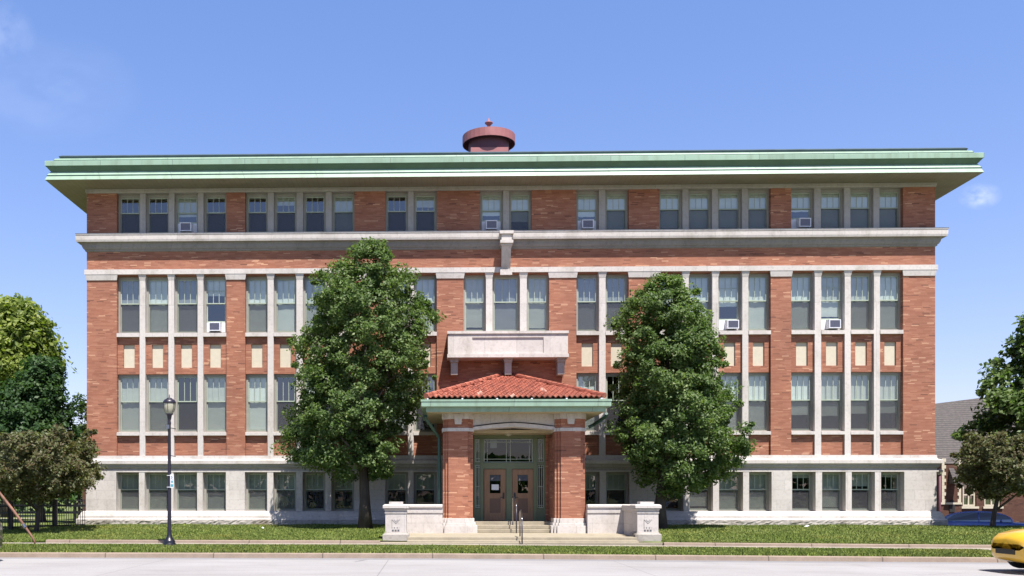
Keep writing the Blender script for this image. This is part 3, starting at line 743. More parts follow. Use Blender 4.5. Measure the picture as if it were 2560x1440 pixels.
# ---- balcony
bd = .9; bx0, bx1 = ux(1120, -bd), ux(1420, -bd); zb = lambda y: zz(1270, y, -bd)
mb = MB(); mb.box(bx0-.03, bx1+.03, -bd-.05, 0, zb(834), zb(827.5)); mb.box(bx0+.03, bx1-.03, -bd+.02, 0, zb(838), zb(834))
mb.box(bx0, bx0+1.0, -bd, 0, zb(885), zb(838)); mb.box(bx1-1.0, bx1, -bd, 0, zb(885), zb(838))
ring(mb, bx0+.70+.3, bx1-.7-.3, zb(885), zb(838), .02, -bd, -.2, tb=.04, tt=.09)
mb.box(bx0+1.0, bx1-1.0, -bd+.05, -.25, zb(884.9), zb(838.1))
mb.box(bx0-.03, bx1+.03, -bd-.06, 0, zb(893.5), zb(885))
mb.build('balcony', M['stone'], B)
for px in (1136, 1270.5, 1403):
    c = ux(px, -.7); mb = MB()
    mb.box(c-.21, c+.21, -.80, 0, zb(897.5), zb(893.7)); mb.box(c-.17, c+.17, -.74, 0, zb(903), zb(897.5)); mb.box(c-.145, c+.145, -.66, 0, zb(934), zb(903))
    mb.build('balcony_bracket', M['stone_grey'], B)

# ---- porch
PF = -5.2
def notched(cx, w, nz, y0, y1, z0, z1, grow=0.0, mb=None):
    """square pier with two small re-entrant steps at each corner"""
    mb = mb or MB(); h = w/2 + grow; s = nz
    mb.box(cx-h+2*s, cx+h-2*s, y0-grow, y1+grow, z0, z1)
    mb.box(cx-h+s, cx-h+2*s, y0-grow+s, y1+grow-s, z0, z1); mb.box(cx+h-2*s, cx+h-s, y0-grow+s, y1+grow-s, z0, z1)
    mb.box(cx-h, cx-h+s, y0-grow+2*s, y1+grow-2*s, z0, z1); mb.box(cx+h-s, cx+h, y0-grow+2*s, y1+grow-2*s, z0, z1)
    return mb
zp = lambda y: zz(1286, y, PF)
pcs = [(ux(1107.5, PF)+ux(1183, PF))/2, (ux(1389, PF)+ux(1465, PF))/2]; pw = ux(1183, PF)-ux(1107.5, PF)
soffz = zz(1290, 1030, -5.9)
for cx in pcs:
    pil = notched(cx, pw, .10, PF, PF+1.15, zp(1296), zp(1047)).build('porch_pillar', M['brick'], B)
    m_ = notched(cx, pw, .10, PF, PF+1.15, zp(1047), soffz+.02, .035); notched(cx, pw, .10, PF, PF+1.15, zp(1078), zp(1069.5), .035, m_)
    c_ = .0; m_.hexa([(cx-.12, PF-.085, zp(1060.5)), (cx+.12, PF-.085, zp(1060.5)), (cx+.12, PF+.001, zp(1060.5)), (cx-.12, PF+.001, zp(1060.5))],
               [(cx-.165, PF-.085, zp(1034)), (cx+.165, PF-.085, zp(1034)), (cx+.165, PF+.001, zp(1034)), (cx-.165, PF+.001, zp(1034))])
    m_.build('capital', M['stone'], pil)
    m_ = notched(cx, pw, .10, PF, PF+1.15, zp(1307), zp(1296), .05); notched(cx, pw, .10, PF, PF+1.15, zp(1314), zp(1307), .10, m_)
    notched(cx, pw, .10, PF, PF+1.15, .1, zp(1314), .16, m_)
    m_.build('pillar_base', M['stone'], pil, bevel=.012)
# porch side walls and head behind the pillars
SY = -3.1
mb = MB(); sx0, sx1 = ux(1184, SY), ux(1362, SY)
mb.box(sx0-.45, sx0-.02, SY-.1, -.36, .2, soffz); mb.build('porch_side_wall', M['brick'], B); mb = MB(); mb.box(sx1+.02, sx1+.45, SY-.1, -.36, .2, soffz)
mb.box(sx1+.10, sx1+.45, PF+1.1, SY-.1, .2, zp(1090))
mb.build('porch_side_wall', M['brick'], B)
mb = MB()  # arched stone beam
xa, xb = pcs[0]+pw/2-.02, pcs[1]-pw/2+.02; xm = (xa+xb)/2
def arch(y0, y1, za, zm, ztop):
    pts = [(xa, ztop), (xa, za)] + [(xa+(xb-xa)*t, za+(zm-za)*(1-abs(2*t-1)**1.6)) for t in (.15,.3,.42,.5,.58,.7,.85)] + [(xb, za), (xb, ztop)]
    mb.prism(pts, y0, y1)
arch(PF+.30, PF+.9, zp(1063), zp(1053), soffz+.02); arch(PF+.24, PF+.94, zp(1076), zp(1066), zp(1063)-.001) if False else None
def band(y0, y1, zo, zmo, zi, zmi):
    k = 13; up = []; lo = []
    for j in range(k):
        t = j/(k-1); s = (1-abs(2*t-1)**1.4); x = xa+(xb-xa)*t
        up.append((x, zo+(zmo-zo)*s)); lo.append((x, zi+(zmi-zi)*s))
    for j in range(k-1):
        mb.hexa([(lo[j][0], y0, lo[j][1]), (lo[j+1][0], y0, lo[j+1][1]), (lo[j+1][0], y1, lo[j+1][1]), (lo[j][0], y1, lo[j][1])],
                [(up[j][0], y0, up[j][1]), (up[j+1][0], y0, up[j+1][1]), (up[j+1][0], y1, up[j+1][1]), (up[j][0], y1, up[j][1])])
band(PF+.22, PF+.98, zp(1066), zp(1056), zp(1074), zp(1066))
mb.build('porch_beam', M['stone'], B)
MB().box(xa-.3, xb+.3, PF+.99, SY+.2, zp(1078), zp(1070)).build('porch_ceiling', M['tan'], B)
# porch eave and roof
EY = -6.05; ex0, ex1 = ux(1052, EY), ux(1530, EY); ez = lambda y: zz(1290, y, EY)
mb = MB()
mb.sweep([(-.35, ez(997.5)), (0.0, ez(998)), (0.0, ez(1003)), (-.02, ez(1003.3)), (-.02, ez(1015)), (-.04, ez(1016.3)), (-.18, ez(1016.5)), (-.20, ez(1028)), (-.22, ez(1028.3))], ex0, ex1, EY, .3)
mb.build('porch_eave', M['green_pale'], B)
MB().box(ex0+.2, ex1-.2, EY+.2, -.36, ez(1028), ez(1027)).build('porch_soffit', M['tan'], B)
# tiles
TY = EY+.30; tx0, tx1 = ux(1066, TY), ux(1510, TY); tz = zz(1290, 992.5, TY); apx = ux(1268, -.3); apz = zz(1268, 938, -.3); TYB = -.02
def tileslope(A_, B_, T_, n_u, n_rows, wl):
    """A-B eave edge, T apex; corrugated courses"""
    A_, B_, T_ = Vector(A_), Vector(B_), Vector(T_); U = B_ - A_; L = U.length; Uh = U.normalized()
    foot = A_ + Uh * ((T_-A_).dot(Uh)); S = T_ - foot; Sh = S.normalized(); Nn = Uh.cross(Sh).normalized()
    ta = (T_-A_).dot(Uh) / L; H_ = S.length; mb = MB()
    for r in range(n_rows):
        s0, s1 = r/n_rows, (r+1)/n_rows + .012
        s1 = min(s1, 1)
        base = len(mb.v); cnt = 0; ul = (1-s0) ; u0 = L*ta*s0; u1 = L-(L*(1-ta))*s0
        steps = max(4, int((u1-u0)/wl*8)); 
        for i in range(steps+1):
            u = u0+(u1-u0)*i/steps; hgt = .035*math.sin(2*math.pi*u/wl)
            v0 = L*ta*s1; v1 = L-(L*(1-ta))*s1; uu = min(max(u, v0), v1)
            p0 = A_+Uh*u+Sh*(H_*s0)+Nn*(hgt+.05); p1 = A_+Uh*uu+Sh*(H_*s1)+Nn*(.035*math.sin(2*math.pi*uu/wl)+.012); pd = p0-Nn*.04
            mb.v += [tuple(pd), tuple(p0), tuple(p1)]
        for i in range(steps):
            a = base+3*i; mb.face((a, a+3, a+4, a+1)); mb.face((a+1, a+4, a+5, a+2))
    return mb
T_ = (apx, TYB-.25, apz-.03)
f_ = tileslope((tx0, TY, tz), (tx1, TY, tz), T_, 40, 9, .20)
pr = f_.build('porch_roof', M['tile'], B)
sl_ = tileslope((tx0, TYB, tz), (tx0, TY, tz), T_, 20, 9, .20); sl_.build('side_slope', M['tile'], pr)
sr_ = tileslope((tx1, TY, tz), (tx1, TYB, tz), T_, 20, 9, .20); sr_.build('side_slope', M['tile'], pr)
def hipcap(P0, P1, n_):
    m_ = MB(); P0, P1 = Vector(P0), Vector(P1)
    for i in range(n_):
        a = P0+(P1-P0)*(i/n_); b = P0+(P1-P0)*((i+1.15)/n_)
        m_.tube([a, b], [.105, .08], 8)
    return m_.build('hip_tile', M['tile'], pr, smooth=False)
up = Vector((0, 0, .06))
hipcap(Vector((tx0-.02, TY-.02, tz+.02))+up*.5, Vector((apx-.24, T_[1], T_[2]))+up, 17); hipcap(Vector((tx1+.02, TY-.02, tz+.02))+up*.5, Vector((apx+.24, T_[1], T_[2]))+up, 17)
m_ = MB()
for k in range(6):
    x = ux(1069+k*99*.88, EY); m_.box(x-.03, x+.03, EY+.04, TY+.25, ez(997.5)+.0, ez(997.5)+.04)
m_.build('gutter_strap', M['white'], pr)
# downpipes
for sgn, (p1, p2, p3_) in enumerate((((1064, 1046), (1098, 1094), (1100, 1262)), ((1516, 1040), (1484, 1062), (1472, 1068)))):
    m_ = MB(); Yd = -4.6 if sgn == 0 else -3.8
    P = [(ux(p1[0], Yd-.9), Yd-.9, zz(p1[0], p1[1]-6, Yd-.9)), (ux(p1[0], Yd-.8), Yd-.8, zz(p1[0], p1[1], Yd-.8)), (ux(p2[0], Yd), Yd, zz(p2[0], p2[1], Yd)), (ux(p3_[0], Yd), Yd, zz(p3_[0], p3_[1], Yd))]
    m_.tube(P, .065, 8); m_.build('downpipe', M['green_dark'], B)
# entrance screen
sy = lambda y: zz(1272, y, SY); SX = lambda x: ux(x, SY)
FZ = .77
mb = MB(); y0, y1 = SY, SY+.10
mb.box(SX(1184), SX(1362), y0, y1, sy(1096), zp(1076)); 
for (a, b) in ((1184, 1187.5), (1201, 1209), (1333, 1343), (1360, 1364)): mb.box(SX(a), SX(b), y0-.02, y1, FZ, sy(1096))
mb.box(SX(1265.5), SX(1280), y0-.03, y1, FZ, sy(1172)); mb.box(SX(1209), SX(1333), y0-.03, y1+.02, sy(1172), sy(1157))
mb.box(SX(1187.5), SX(1201), y0+.02, y1, FZ, sy(1271)); mb.box(SX(1343), SX(1360), y0+.02, y1, FZ, sy(1271))
mb.box(SX(1187.5), SX(1201), y0, y1, sy(1161), sy(1155)); mb.box(SX(1343), SX(1360), y0, y1, sy(1161), sy(1155))
scr = mb.build('entrance_frame', M['green_mid'], B)
def lead(x0, x1, z0, z1, vs, hs, name):
    f = MB(); f.quad((x0, SY+.052, z0), (x1, SY+.052, z0), (x1, SY+.052, z1), (x0, SY+.052, z1))
    p = f.build(name, M['glass_dim'], B)
    c = MB()
    for t in vs: x = x0+(x1-x0)*t; c.box(x-.012, x+.012, SY+.035, SY+.049, z0, z1)
    for t in hs: z = z0+(z1-z0)*t; c.box(x0, x1, SY+.036, SY+.048, z-.012, z+.012)
    ring(c, x0, x1, z0, z1, .03, SY+.02, SY+.0485)
    c.build('lead_bars', M['sash'], p); return p
lead(SX(1209.5), SX(1332.5), sy(1156), sy(1097), (.07, .46, .54, .93), (.14, .86), 'transom_window')
for a, b in ((1188, 1200.5), (1344, 1359.5)):
    lead(SX(a), SX(b), sy(1155), sy(1097), (.35, .65), (.15, .85), 'sidelight'); lead(SX(a), SX(b), sy(1270), sy(1162), (.35, .65), (.06, .5, .94), 'sidelight')
for i, (a, b) in enumerate(((1210.5, 1264.5), (1281, 1332.5))):
    xa_, xb_ = SX(a), SX(b); wa, wb = xa_+(xb_-xa_)*.26, xa_+(xb_-xa_)*.76; m_ = MB(); yd = SY+.01
    zt_, z1_, z2_, z3_, z4_ = sy(1173), sy(1187), sy(1233), sy(1246), sy(1282)
    m_.box(xa_, wa, yd, yd+.05, FZ+.01, zt_); m_.box(wb, xb_, yd, yd+.05, FZ+.01, zt_)
    m_.box(wa, wb, yd, yd+.05, z1_, zt_); m_.box(wa, wb, yd, yd+.05, z3_, z2_); m_.box(wa, wb, yd, yd+.05, FZ+.01, z4_)
    d = m_.build('door', M['wood'], B)
    MB().box(wa, wb, yd+.015, yd+.045, z4_, z3_).build('panel', M['wood_panel'], d)
    MB().quad((wa, yd+.02, z2_), (wb, yd+.02, z2_), (wb, yd+.02, z1_), (wa, yd+.02, z1_)).build('pane', M['glass'], d)
    MB().box(wa, wb, yd+.06, yd+.064, sy(1202), z1_).build('blind', M['grille'], d)
    hx = xb_-.09 if i == 0 else xa_+.09; s_ = -1 if i == 0 else 1
    h = MB(); h.box(hx-.035, hx+.035, yd-.03, yd, sy(1247), sy(1232)); h.box(min(hx, hx+s_*.14), max(hx, hx+s_*.14), yd-.07, yd-.045, sy(1244.5), sy(1243)); h.box(hx-.012, hx+.012, yd-.07, yd-.03, sy(1244.5), sy(1243))
    h.build('handle', M['black'], d)
    if i == 0:
        n_ = MB(); n_.box(SX(1229), SX(1247), yd+.008, yd+.014, sy(1225), sy(1211)); nn_ = n_.build('notice', M['paper'], d)
n_ = MB(); n_.box(SX(1226), SX(1242.5), SY+.058, SY+.062, sy(1120), sy(1101)); n_.build('transom_notice', M['paper'], B)
# room behind the door: dark lobby box
mb = MB(); mb.box(SX(1186), SX(1362), -1.2, -1.15, .5, soffz); mb.build('lobby', M['interior'], B)
# porch lamp
lx = ux(1275, PF+.6); m_ = MB(); lz = zz(1275, 1086, PF+.6)
pl = MB().lathe([(.10, .18), (.10, .30), (.09, .32)], (lx, PF+1.4, lz), 14).build('porch_lamp', M['black'], B)
MB().lathe([(.0, -.02), (.08, 0), (.13, .05), (.145, .11), (.13, .18)], (lx, PF+1.4, lz), 16).build('lamp_globe', M['lampglass'], pl, smooth=True)
MB().lathe([(.02, .30), (.02, .8)], (lx, PF+1.4, lz), 8).build('rod', M['black'], pl)

# ---- steps and rail
st = MB(); lx0, lx1 = ux(1018, -8.6), ux(1592, -8.6)
st.box(lx0-.9, lx1+1.0, -8.95, -6, .0, .155-.02) if False else None
st.box(XLS, XRS, -8.96, -6.6, -.3, .20); st.box(lx0, lx1, -8.93, -7.4, .0, .255); st.box(lx0+.0, lx1-.0, -8.60, -4.6, -.2, .365)
ia, ib = ux(1189, -4.9), ux(1383, -4.9)
st.box(ia, ib, -4.92, -4.0, .366, .50); st.box(ia, ib, -4.57, -4.0, .501, .64); st.box(ia-.2, ib+.2, -4.22, -2.0, .2, .77)
steps = st.build('entrance_steps', M['step'], None, bevel=.015)
tag(steps, 'wide tan stone entrance steps and landing before the double doors', 'steps')
hr = thing('handrail', (ux(1300, -8.4), -6.5, .36), 'dark metal handrail of four posts running up the middle of the entrance steps', 'handrail')
def rail(pts, posts, nm):
    MB().tube(pts, .022, 8).build('rail', M['chrome'], hr, smooth=True)
    for (x, y, zb0, zt0) in posts: MB().tube([(x, y, zb0), (x, y, zt0)], .022, 8).build('post', M['dark_purple'], hr, smooth=True)
xA, xB = ux(1283, -4.6), ux(1290, -5.2); xC, xD = ux(1298, -7.8), ux(1304.5, -9.0)
rail([(xA, -4.4, .75), (xA, -4.4, 1.66), (xA+.02, -4.5, 1.72), (xB, -5.3, 1.42), (xB, -5.35, 1.3)], [(xA, -4.4, .5, .8), (xB, -5.35, .36, 1.32)], 0)
rail([(xC, -8.1, .8), (xC, -8.1, 1.20), (xC+.02, -8.2, 1.27), (xD, -9.05, 1.02), (xD, -9.1, .9)], [(xC, -8.1, .36, .82), (xD, -9.1, .15, .92)], 0)

# ---- pedestals and low walls
PY = -8.5; PBZ = .2
def pedestal(pxa, pxb, label):
    cx = (ux(pxa, PY)+ux(pxb, PY))/2; w2 = (ux(pxb, PY)-ux(pxa, PY))/2
    z = lambda y: zz(pxa, y, PY)
    t = thing('stone_pedestal', (cx, PY+w2, PBZ), label, 'pedestal', 'pedestals flanking the steps')
    def b_(m_, g_, z0, z1, g1=None):
        g1 = g_ if g1 is None else g1
        m_.hexa([(cx-w2-g_, PY-g_, z0), (cx+w2+g_, PY-g_, z0), (cx+w2+g_, PY+2*w2+g_, z0), (cx-w2-g_, PY+2*w2+g_, z0)],
                [(cx-w2-g1, PY-g1, z1), (cx+w2+g1, PY-g1, z1), (cx+w2+g1, PY+2*w2+g1, z1), (cx-w2-g1, PY+2*w2+g1, z1)])
    m_ = MB(); b_(m_, 0, z(1330), z(1284)); m_.build('shaft', M['stone'], t)
    m_ = MB(); b_(m_, .02, z(1283.5), z(1279)); b_(m_, .005, z(1279), z(1272), .05); b_(m_, .085, z(1270.5), z(1263.5)); b_(m_, .085, z(1263.5), z(1261), .03); b_(m_, -.12, z(1261), z(1254.5))
    m_.build('cap', M['stone'], t)
    m_ = MB(); b_(m_, .035, z(1334), z(1329.5), .01); b_(m_, .09, PBZ-.3, z(1336)); b_(m_, .09, z(1336), z(1334), .05); m_.build('base', M['stone_rough'], t)
    # carved emblem
    q = MB(); s = .0175; ec = cx; yf = PY-.006
    def line(x0, z0, x1, z1, w_):
        d_ = Vector((x1-x0, 0, z1-z0)).normalized(); n_ = Vector((-d_.z, 0, d_.x))*w_/2
        a = Vector((x0, 0, z0)); b = Vector((x1, 0, z1)); P = [a-n_, b-n_, b+n_, a+n_]
        q.hexa([(P[0].x, yf, P[0].z), (P[1].x, yf, P[1].z), (P[1].x, PY+.01, P[1].z), (P[0].x, PY+.01, P[0].z)], [(P[3].x, yf, P[3].z), (P[2].x, yf, P[2].z), (P[2].x, PY+.01, P[2].z), (P[3].x, PY+.01, P[3].z)])
    k = 1/(F/31.5); X = lambda e: ec+(e-9.8)*k; Zq = lambda e: z(1299)-(e)*k   # emblem grid in picture-like units
    line(X(0), Zq(0), X(10), Zq(10), .012); line(X(10), Zq(10), X(19.5), Zq(0), .012); line(X(5), Zq(0), X(10), Zq(5.5), .010); line(X(10), Zq(5.5), X(15), Zq(0), .010)
    line(X(0), Zq(0), X(0), Zq(22.5), .010)
    for e in (6.5, 13.5):
        q.prism([(X(e-1.6), Zq(19.5)), (X(e), Zq(23)), (X(e+1.6), Zq(19.5))], yf, PY+.01)
    line(X(.2), Zq(19.5), X(1.2), Zq(21.5), .012); line(X(19.5), Zq(19.6), X(19), Zq(20.8), .010)
    for e in (0, 7, 14): q.box(X(e), X(e+4.8), yf, PY+.01, Zq(29.5), Zq(25))
    q.build('carved_emblem', M['ink'], t)
    return cx, w2
lc, lw = pedestal(963.5, 1015.5, 'stone pedestal with carved emblem left of the entrance steps')
rc, rw = pedestal(1593.5, 1646, 'stone pedestal with carved emblem right of the entrance steps')
def lowwall(x0, x1, label, side, pc, pw_):
    t = thing('low_wall', ((x0+x1)/2, -5.3, .36), label, 'wall', 'low stone walls beside the porch')
    yw = -5.45; z = lambda y: zz(1065, y, yw)
    def run(a, b, y0, y1):
        return a, b, y0, y1
    body = MB(); cap = MB()
    body.box(x0, x1, yw, yw+.40, .1, z(1275)); body.box(x0-.01, x1+.01, yw-.03, yw+.43, z(1282), z(1275))
    cap.box(x0-.0, x1+.0, yw-.07, yw+.47, z(1268.5), z(1263.5)); cap.hexa([(x0, yw-.07, z(1263.5)), (x1, yw-.07, z(1263.5)), (x1, yw+.47, z(1263.5)), (x0, yw+.47, z(1263.5))], [(x0, yw+.02, z(1261)), (x1, yw+.02, z(1261)), (x1, yw+.38, z(1261)), (x0, yw+.38, z(1261))])
    cap.box(x0, x1, yw-.02, yw+.42, z(1275)+.001, z(1268.5)-.001)
    # return towards the pedestal
    body.box(pc-.2, pc+.2, PY+2*pw_+.03, yw-.04, .1, z(1275)); cap.box(pc-.27, pc+.27, PY+2*pw_+.1, yw-.075, z(1275)+.001, z(1262.5))
    body.build('body', M['stone_block'], t); cap.build('coping', M['stone'], t)
lowwall(lc-.2, pcs[0]-pw/2-.02, 'low stone wall between the left pedestal and the left porch pillar', 0, lc, lw)
lowwall(pcs[1]+pw/2+.02, rc+.2, 'low stone wall between the right porch pillar and the right pedestal', 1, rc, rw)

# ================================================================== TREES
def tree(name, px, Y, zbase, prof, label, cat, leaf, group=None, ncl=420, per=70, size=.12, ydep=.85, trunk_r=.16, trunk_top=.75, cl=.42, seed=1, lean=0, core=.45, limbs=9, rag=.12):
    rng = np.random.default_rng(seed); rnd = random.Random(seed)
    bx = ux(px, Y)
    # world envelope: list of (z, xleft, xright)
    env = sorted([(zz(a, y, Y), ux(a, Y), ux(b, Y)) for (y, a, b) in prof])
    ez_ = np.array([e[0] for e in env]); el = np.array([e[1] for e in env]); er = np.array([e[2] for e in env])
    t = thing(name, (bx, Y, zbase), label, cat, group)
    zmin, zmax = ez_[0], ez_[-1]
    def cen(z): return (np.interp(z, ez_, el)+np.interp(z, ez_, er))/2
    def hw(z): return (np.interp(z, ez_, er)-np.interp(z, ez_, el))/2
    # cluster centres
    zc = []; 
    wmax = max(hw(z)**1.6 for z in np.linspace(zmin, zmax, 50))
    while len(zc) < ncl:
        z = rng.uniform(zmin, zmax)
        if rng.random() < (hw(z)**1.6)/wmax + .06: zc.append(z)
    zc = np.minimum(np.array(zc), zmax-cl*.75); an = rng.uniform(0, 2*np.pi, ncl); rr_ = core + (1-core)*np.sqrt(rng.random(ncl))
    lump = .96 + .16*np.sin(3*an + zc*1.7 + seed) + .12*np.sin(5*an - zc*2.9 + 2*seed)
    h = np.maximum(np.maximum(hw(zc) - cl*.6, hw(zc)*.78), .05); k_ = np.minimum(rr_*lump, 1.08)
    cx = cen(zc) + h*k_*np.cos(an); cy = Y + h*ydep*k_*np.sin(an)
    cz = zc.copy()
    out = rng.random(ncl) < rag
    cx = np.where(out, cx + h*.16*np.cos(an), cx); cy = np.where(out, cy + h*.1*np.sin(an), cy); cz = np.where(out, cz + rng.uniform(-.2, .3, ncl), cz)
    crad = cl*rng.uniform(.45, 1.35, ncl)*np.where(out, .55, 1)
    # leaves on drooping sprays in each cluster
    N = ncl*per
    ci = np.repeat(np.arange(ncl), per)
    d = rng.normal(size=(N, 3)); d /= np.linalg.norm(d, axis=1)[:, None]
    rad = (rng.random(N)**.45)[:, None]
    pos_ = np.stack([cx, cy, cz], 1)[ci] + d*rad*crad[ci][:, None]*np.array([1.1, 1.05, .85])
    outw = pos_ - np.stack([cen(pos_[:, 2]), np.full(N, Y), pos_[:, 2]-.6], 1); outw /= (np.linalg.norm(outw, axis=1)[:, None]+1e-6)
    nrm = outw*.7 + np.array([0, 0, .55]) + rng.normal(size=(N, 3))*.7; nrm /= np.linalg.norm(nrm, axis=1)[:, None]
    tmp = rng.normal(size=(N, 3)); tu = np.cross(nrm, tmp); tu /= np.linalg.norm(tu, axis=1)[:, None]; tv = np.cross(nrm, tu)
    L = size*rng.uniform(.65, 1.25, N)[:, None]; Wd = L*.55
    v = np.stack([pos_-tu*L, pos_+tv*Wd-nrm*L*.12, pos_+tu*L, pos_-tv*Wd-nrm*L*.12], 1).reshape(-1, 3)
    me = bpy.data.meshes.new('crown'); org = np.array([bx, Y, zmin]); v = v-org
    me.vertices.add(4*N); me.vertices.foreach_set('co', v.ravel())
    me.loops.add(4*N); me.loops.foreach_set('vertex_index', np.arange(4*N))
    me.polygons.add(N); me.polygons.foreach_set('loop_start', np.arange(0, 4*N, 4)); me.polygons.foreach_set('loop_total', np.full(N, 4))
    me.materials.append(leaf); me.update(calc_edges=True)
    c = bpy.data.objects.new('crown', me); COL.objects.link(c); c.parent = t; c.location = Vector(org)-Vector(t.location)
    # trunk and limbs
    mb = MB(); ztop = zmin+(zmax-zmin)*trunk_top; k = 9; P = []; Rr = []
    for i in range(k):
        s = i/(k-1); z = zbase-.1+(ztop-zbase+.1)*s; xx = bx+(cen(max(z, zmin))-bx)*s**1.3 + .04*math.sin(s*7+seed)
        P.append((xx, Y+.05*math.sin(s*5+seed), z)); Rr.append(trunk_r*(1.35 if i == 0 else 1-.85*s))
    mb.tube(P, Rr, 9)
    for i in range(limbs):
        s = .25+.65*i/limbs; j = min(k-2, int(s*(k-1))); p = Vector(P[j]); a = rnd.uniform(0, 6.28)
        zt_ = min(zmax, max(p.z, zmin)+rnd.uniform(.6, 1.6)*(zmax-zmin)/8+.3); hh = float(hw(zt_))*.8
        e_ = Vector((float(cen(zt_))+hh*math.cos(a), Y+hh*ydep*math.sin(a), zt_)); mid = p.lerp(e_, .5)+Vector((0, 0, .25))
        r0 = Rr[j]*.55; mb.tube([p, p.lerp(mid, .6), mid, e_], [r0, r0*.8, r0*.6, r0*.15], 6)
        for q in range(2):
            e2 = mid+Vector((rnd.uniform(-1, 1), rnd.uniform(-.8, .8), rnd.uniform(.2, .9)))*hh*.5
            mb.tube([mid, e2], [r0*.4, r0*.1], 5)
    mb.build('trunk', M['bark'], t, smooth=True)
    return t
tree('street_tree', 915, -3.0, .46, [(600,925,965),(625,870,992),(650,832,1008),(680,806,1030),(715,784,1040),(750,768,1072),(800,750,1090),(850,748,1090),(900,728,1086),(950,738,1084),(1000,728,1060),(1035,702,1045),(1080,694,1014),(1120,700,1002),(1150,728,1000),(1180,782,985),(1205,870,955)],
     'tall green leafy tree on the lawn left of the entrance porch', 'tree', M['leaf_green'], 'street trees before the facade', ncl=820, per=135, size=.068, ydep=.82, cl=.36, seed=4, trunk_r=.24, core=.35)
tree('street_tree', 1650, -3.0, .46, [(684,1686,1706),(700,1640,1716),(722,1590,1725),(760,1545,1766),(800,1535,1795),(850,1545,1812),(880,1530,1815),(930,1532,1806),(980,1540,1835),(1030,1545,1848),(1070,1532,1860),(1100,1536,1876),(1140,1556,1872),(1180,1575,1840),(1210,1605,1790),(1238,1640,1700)],
     'tall green leafy tree on the lawn right of the entrance porch', 'tree', M['leaf_green'], 'street trees before the facade', ncl=820, per=135, size=.068, ydep=.82, cl=.36, seed=9, trunk_r=.24, core=.35)
tree('crabapple_tree', 93, -4.2, .40, [(1078,40,150),(1095,-20,215),(1130,-60,245),(1170,-80,262),(1205,-70,258),(1228,-40,215),(1246,40,150)],
     'small bronze leaved tree with thin dark trunk by the iron fence', 'tree', M['leaf_bronze'], ncl=420, per=85, size=.07, rag=.3, cl=.30, seed=12, trunk_r=.085, core=.2)
tree('crabapple_tree', 2481, -2.2, .42, [(1085,2440,2560),(1105,2400,2610),(1140,2385,2640),(1180,2384,2650),(1210,2400,2640),(1236,2440,2600)],
     'small bronze leaved tree with thin dark trunk before the blue car', 'tree', M['leaf_bronze'], ncl=380, per=85, size=.07, rag=.3, cl=.30, seed=22, trunk_r=.11, core=.2)
tree('maple_tree', 20, 22, .3, [(742,-10,70),(780,-60,110),(830,-110,150),(880,-150,160),(930,-150,150),(980,-140,130),(1060,-120,100),(1120,-80,60)],
     'big lime green maple rising behind the dark green trees at left', 'tree', M['leaf_lime'], ncl=620, per=60, size=.20, cl=.85, seed=31, trunk_r=.4, core=.3)
tree('dense_tree', 105, 8, .4, [(888,88,125),(920,60,158),(960,25,170),(1000,0,172),(1050,-30,180),(1100,-60,196),(1150,-60,205),(1200,-40,200),(1225,0,160)],
     'dense dark green tree left of the building, in front of the maple', 'tree', M['leaf_dark'], ncl=620, per=75, size=.12, cl=.5, seed=41, trunk_r=.2, core=.3)
tree('dense_tree', -20, 12, .4, [(960,-60,20),(1000,-110,50),(1060,-130,70),(1120,-130,80),(1180,-120,70),(1235,-90,40)],
     'dark green tree cut off by the left edge of the photo', 'tree', M['leaf_dark'], ncl=300, per=65, size=.14, cl=.6, seed=43, trunk_r=.2, core=.3)
tree('slender_tree', 196, 14, .4, [(978,194,214),(1000,186,226),(1030,188,232),(1060,176,232),(1100,160,240),(1160,150,240),(1220,160,230)],
     'sparse pale leaved tree showing in the gap beside the left brick corner', 'tree', M['leaf_mid'], ncl=110, per=32, size=.11, cl=.4, seed=51, trunk_r=.09, core=.2)
tree('broadleaf_tree', 2640, 9, -.5, [(752,2580,2680),(800,2548,2730),(850,2510,2760),(900,2496,2790),(950,2478,2800),(1000,2455,2810),(1060,2432,2820),(1110,2438,2810),(1160,2480,2780)],
     'tall dark green tree cut off by the right edge of the photo', 'tree', M['leaf_green'], ncl=620, per=65, size=.15, cl=.62, seed=61, trunk_r=.3, core=.3)

# far wood behind the fence (uncountable mass) and shrubs
def leafmass(name, boxes, n_, size, mat, seed):
    rng = np.random.default_rng(seed); A = []
    for (x0, x1, y0, y1, z0, z1) in boxes:
        q = rng.random((n_, 3)); p = np.stack([x0+(x1-x0)*q[:, 0], y0+(y1-y0)*q[:, 1], q[:, 2]], 1)
        top = z1*(.70+.12*np.sin(p[:, 0]*.5+seed)*np.cos(p[:, 0]*.23)+.05*np.sin(p[:, 0]*.9+2*seed)); p[:, 2] = z0+(top-z0)*np.sqrt(q[:, 2]); A.append(p)
    p = np.concatenate(A); N = len(p)
    nr = rng.normal(size=(N, 3))+np.array([0, -.6, .6]); nr /= np.linalg.norm(nr, axis=1)[:, None]
    tu = np.cross(nr, rng.normal(size=(N, 3))); tu /= np.linalg.norm(tu, axis=1)[:, None]; tv = np.cross(nr, tu)
    L = size*rng.uniform(.6, 1.3, N)[:, None]
    v = np.stack([p-tu*L, p+tv*L*.6, p+tu*L, p-tv*L*.6], 1).reshape(-1, 3)
    me = bpy.data.meshes.new(name); me.vertices.add(4*N); me.vertices.foreach_set('co', v.ravel())
    me.loops.add(4*N); me.loops.foreach_set('vertex_index', np.arange(4*N)); me.polygons.add(N)
    me.polygons.foreach_set('loop_start', np.arange(0, 4*N, 4)); me.polygons.foreach_set('loop_total', np.full(N, 4))
    me.materials.append(mat); me.update(calc_edges=True)
    o = bpy.data.objects.new(name, me); COL.objects.link(o); return o
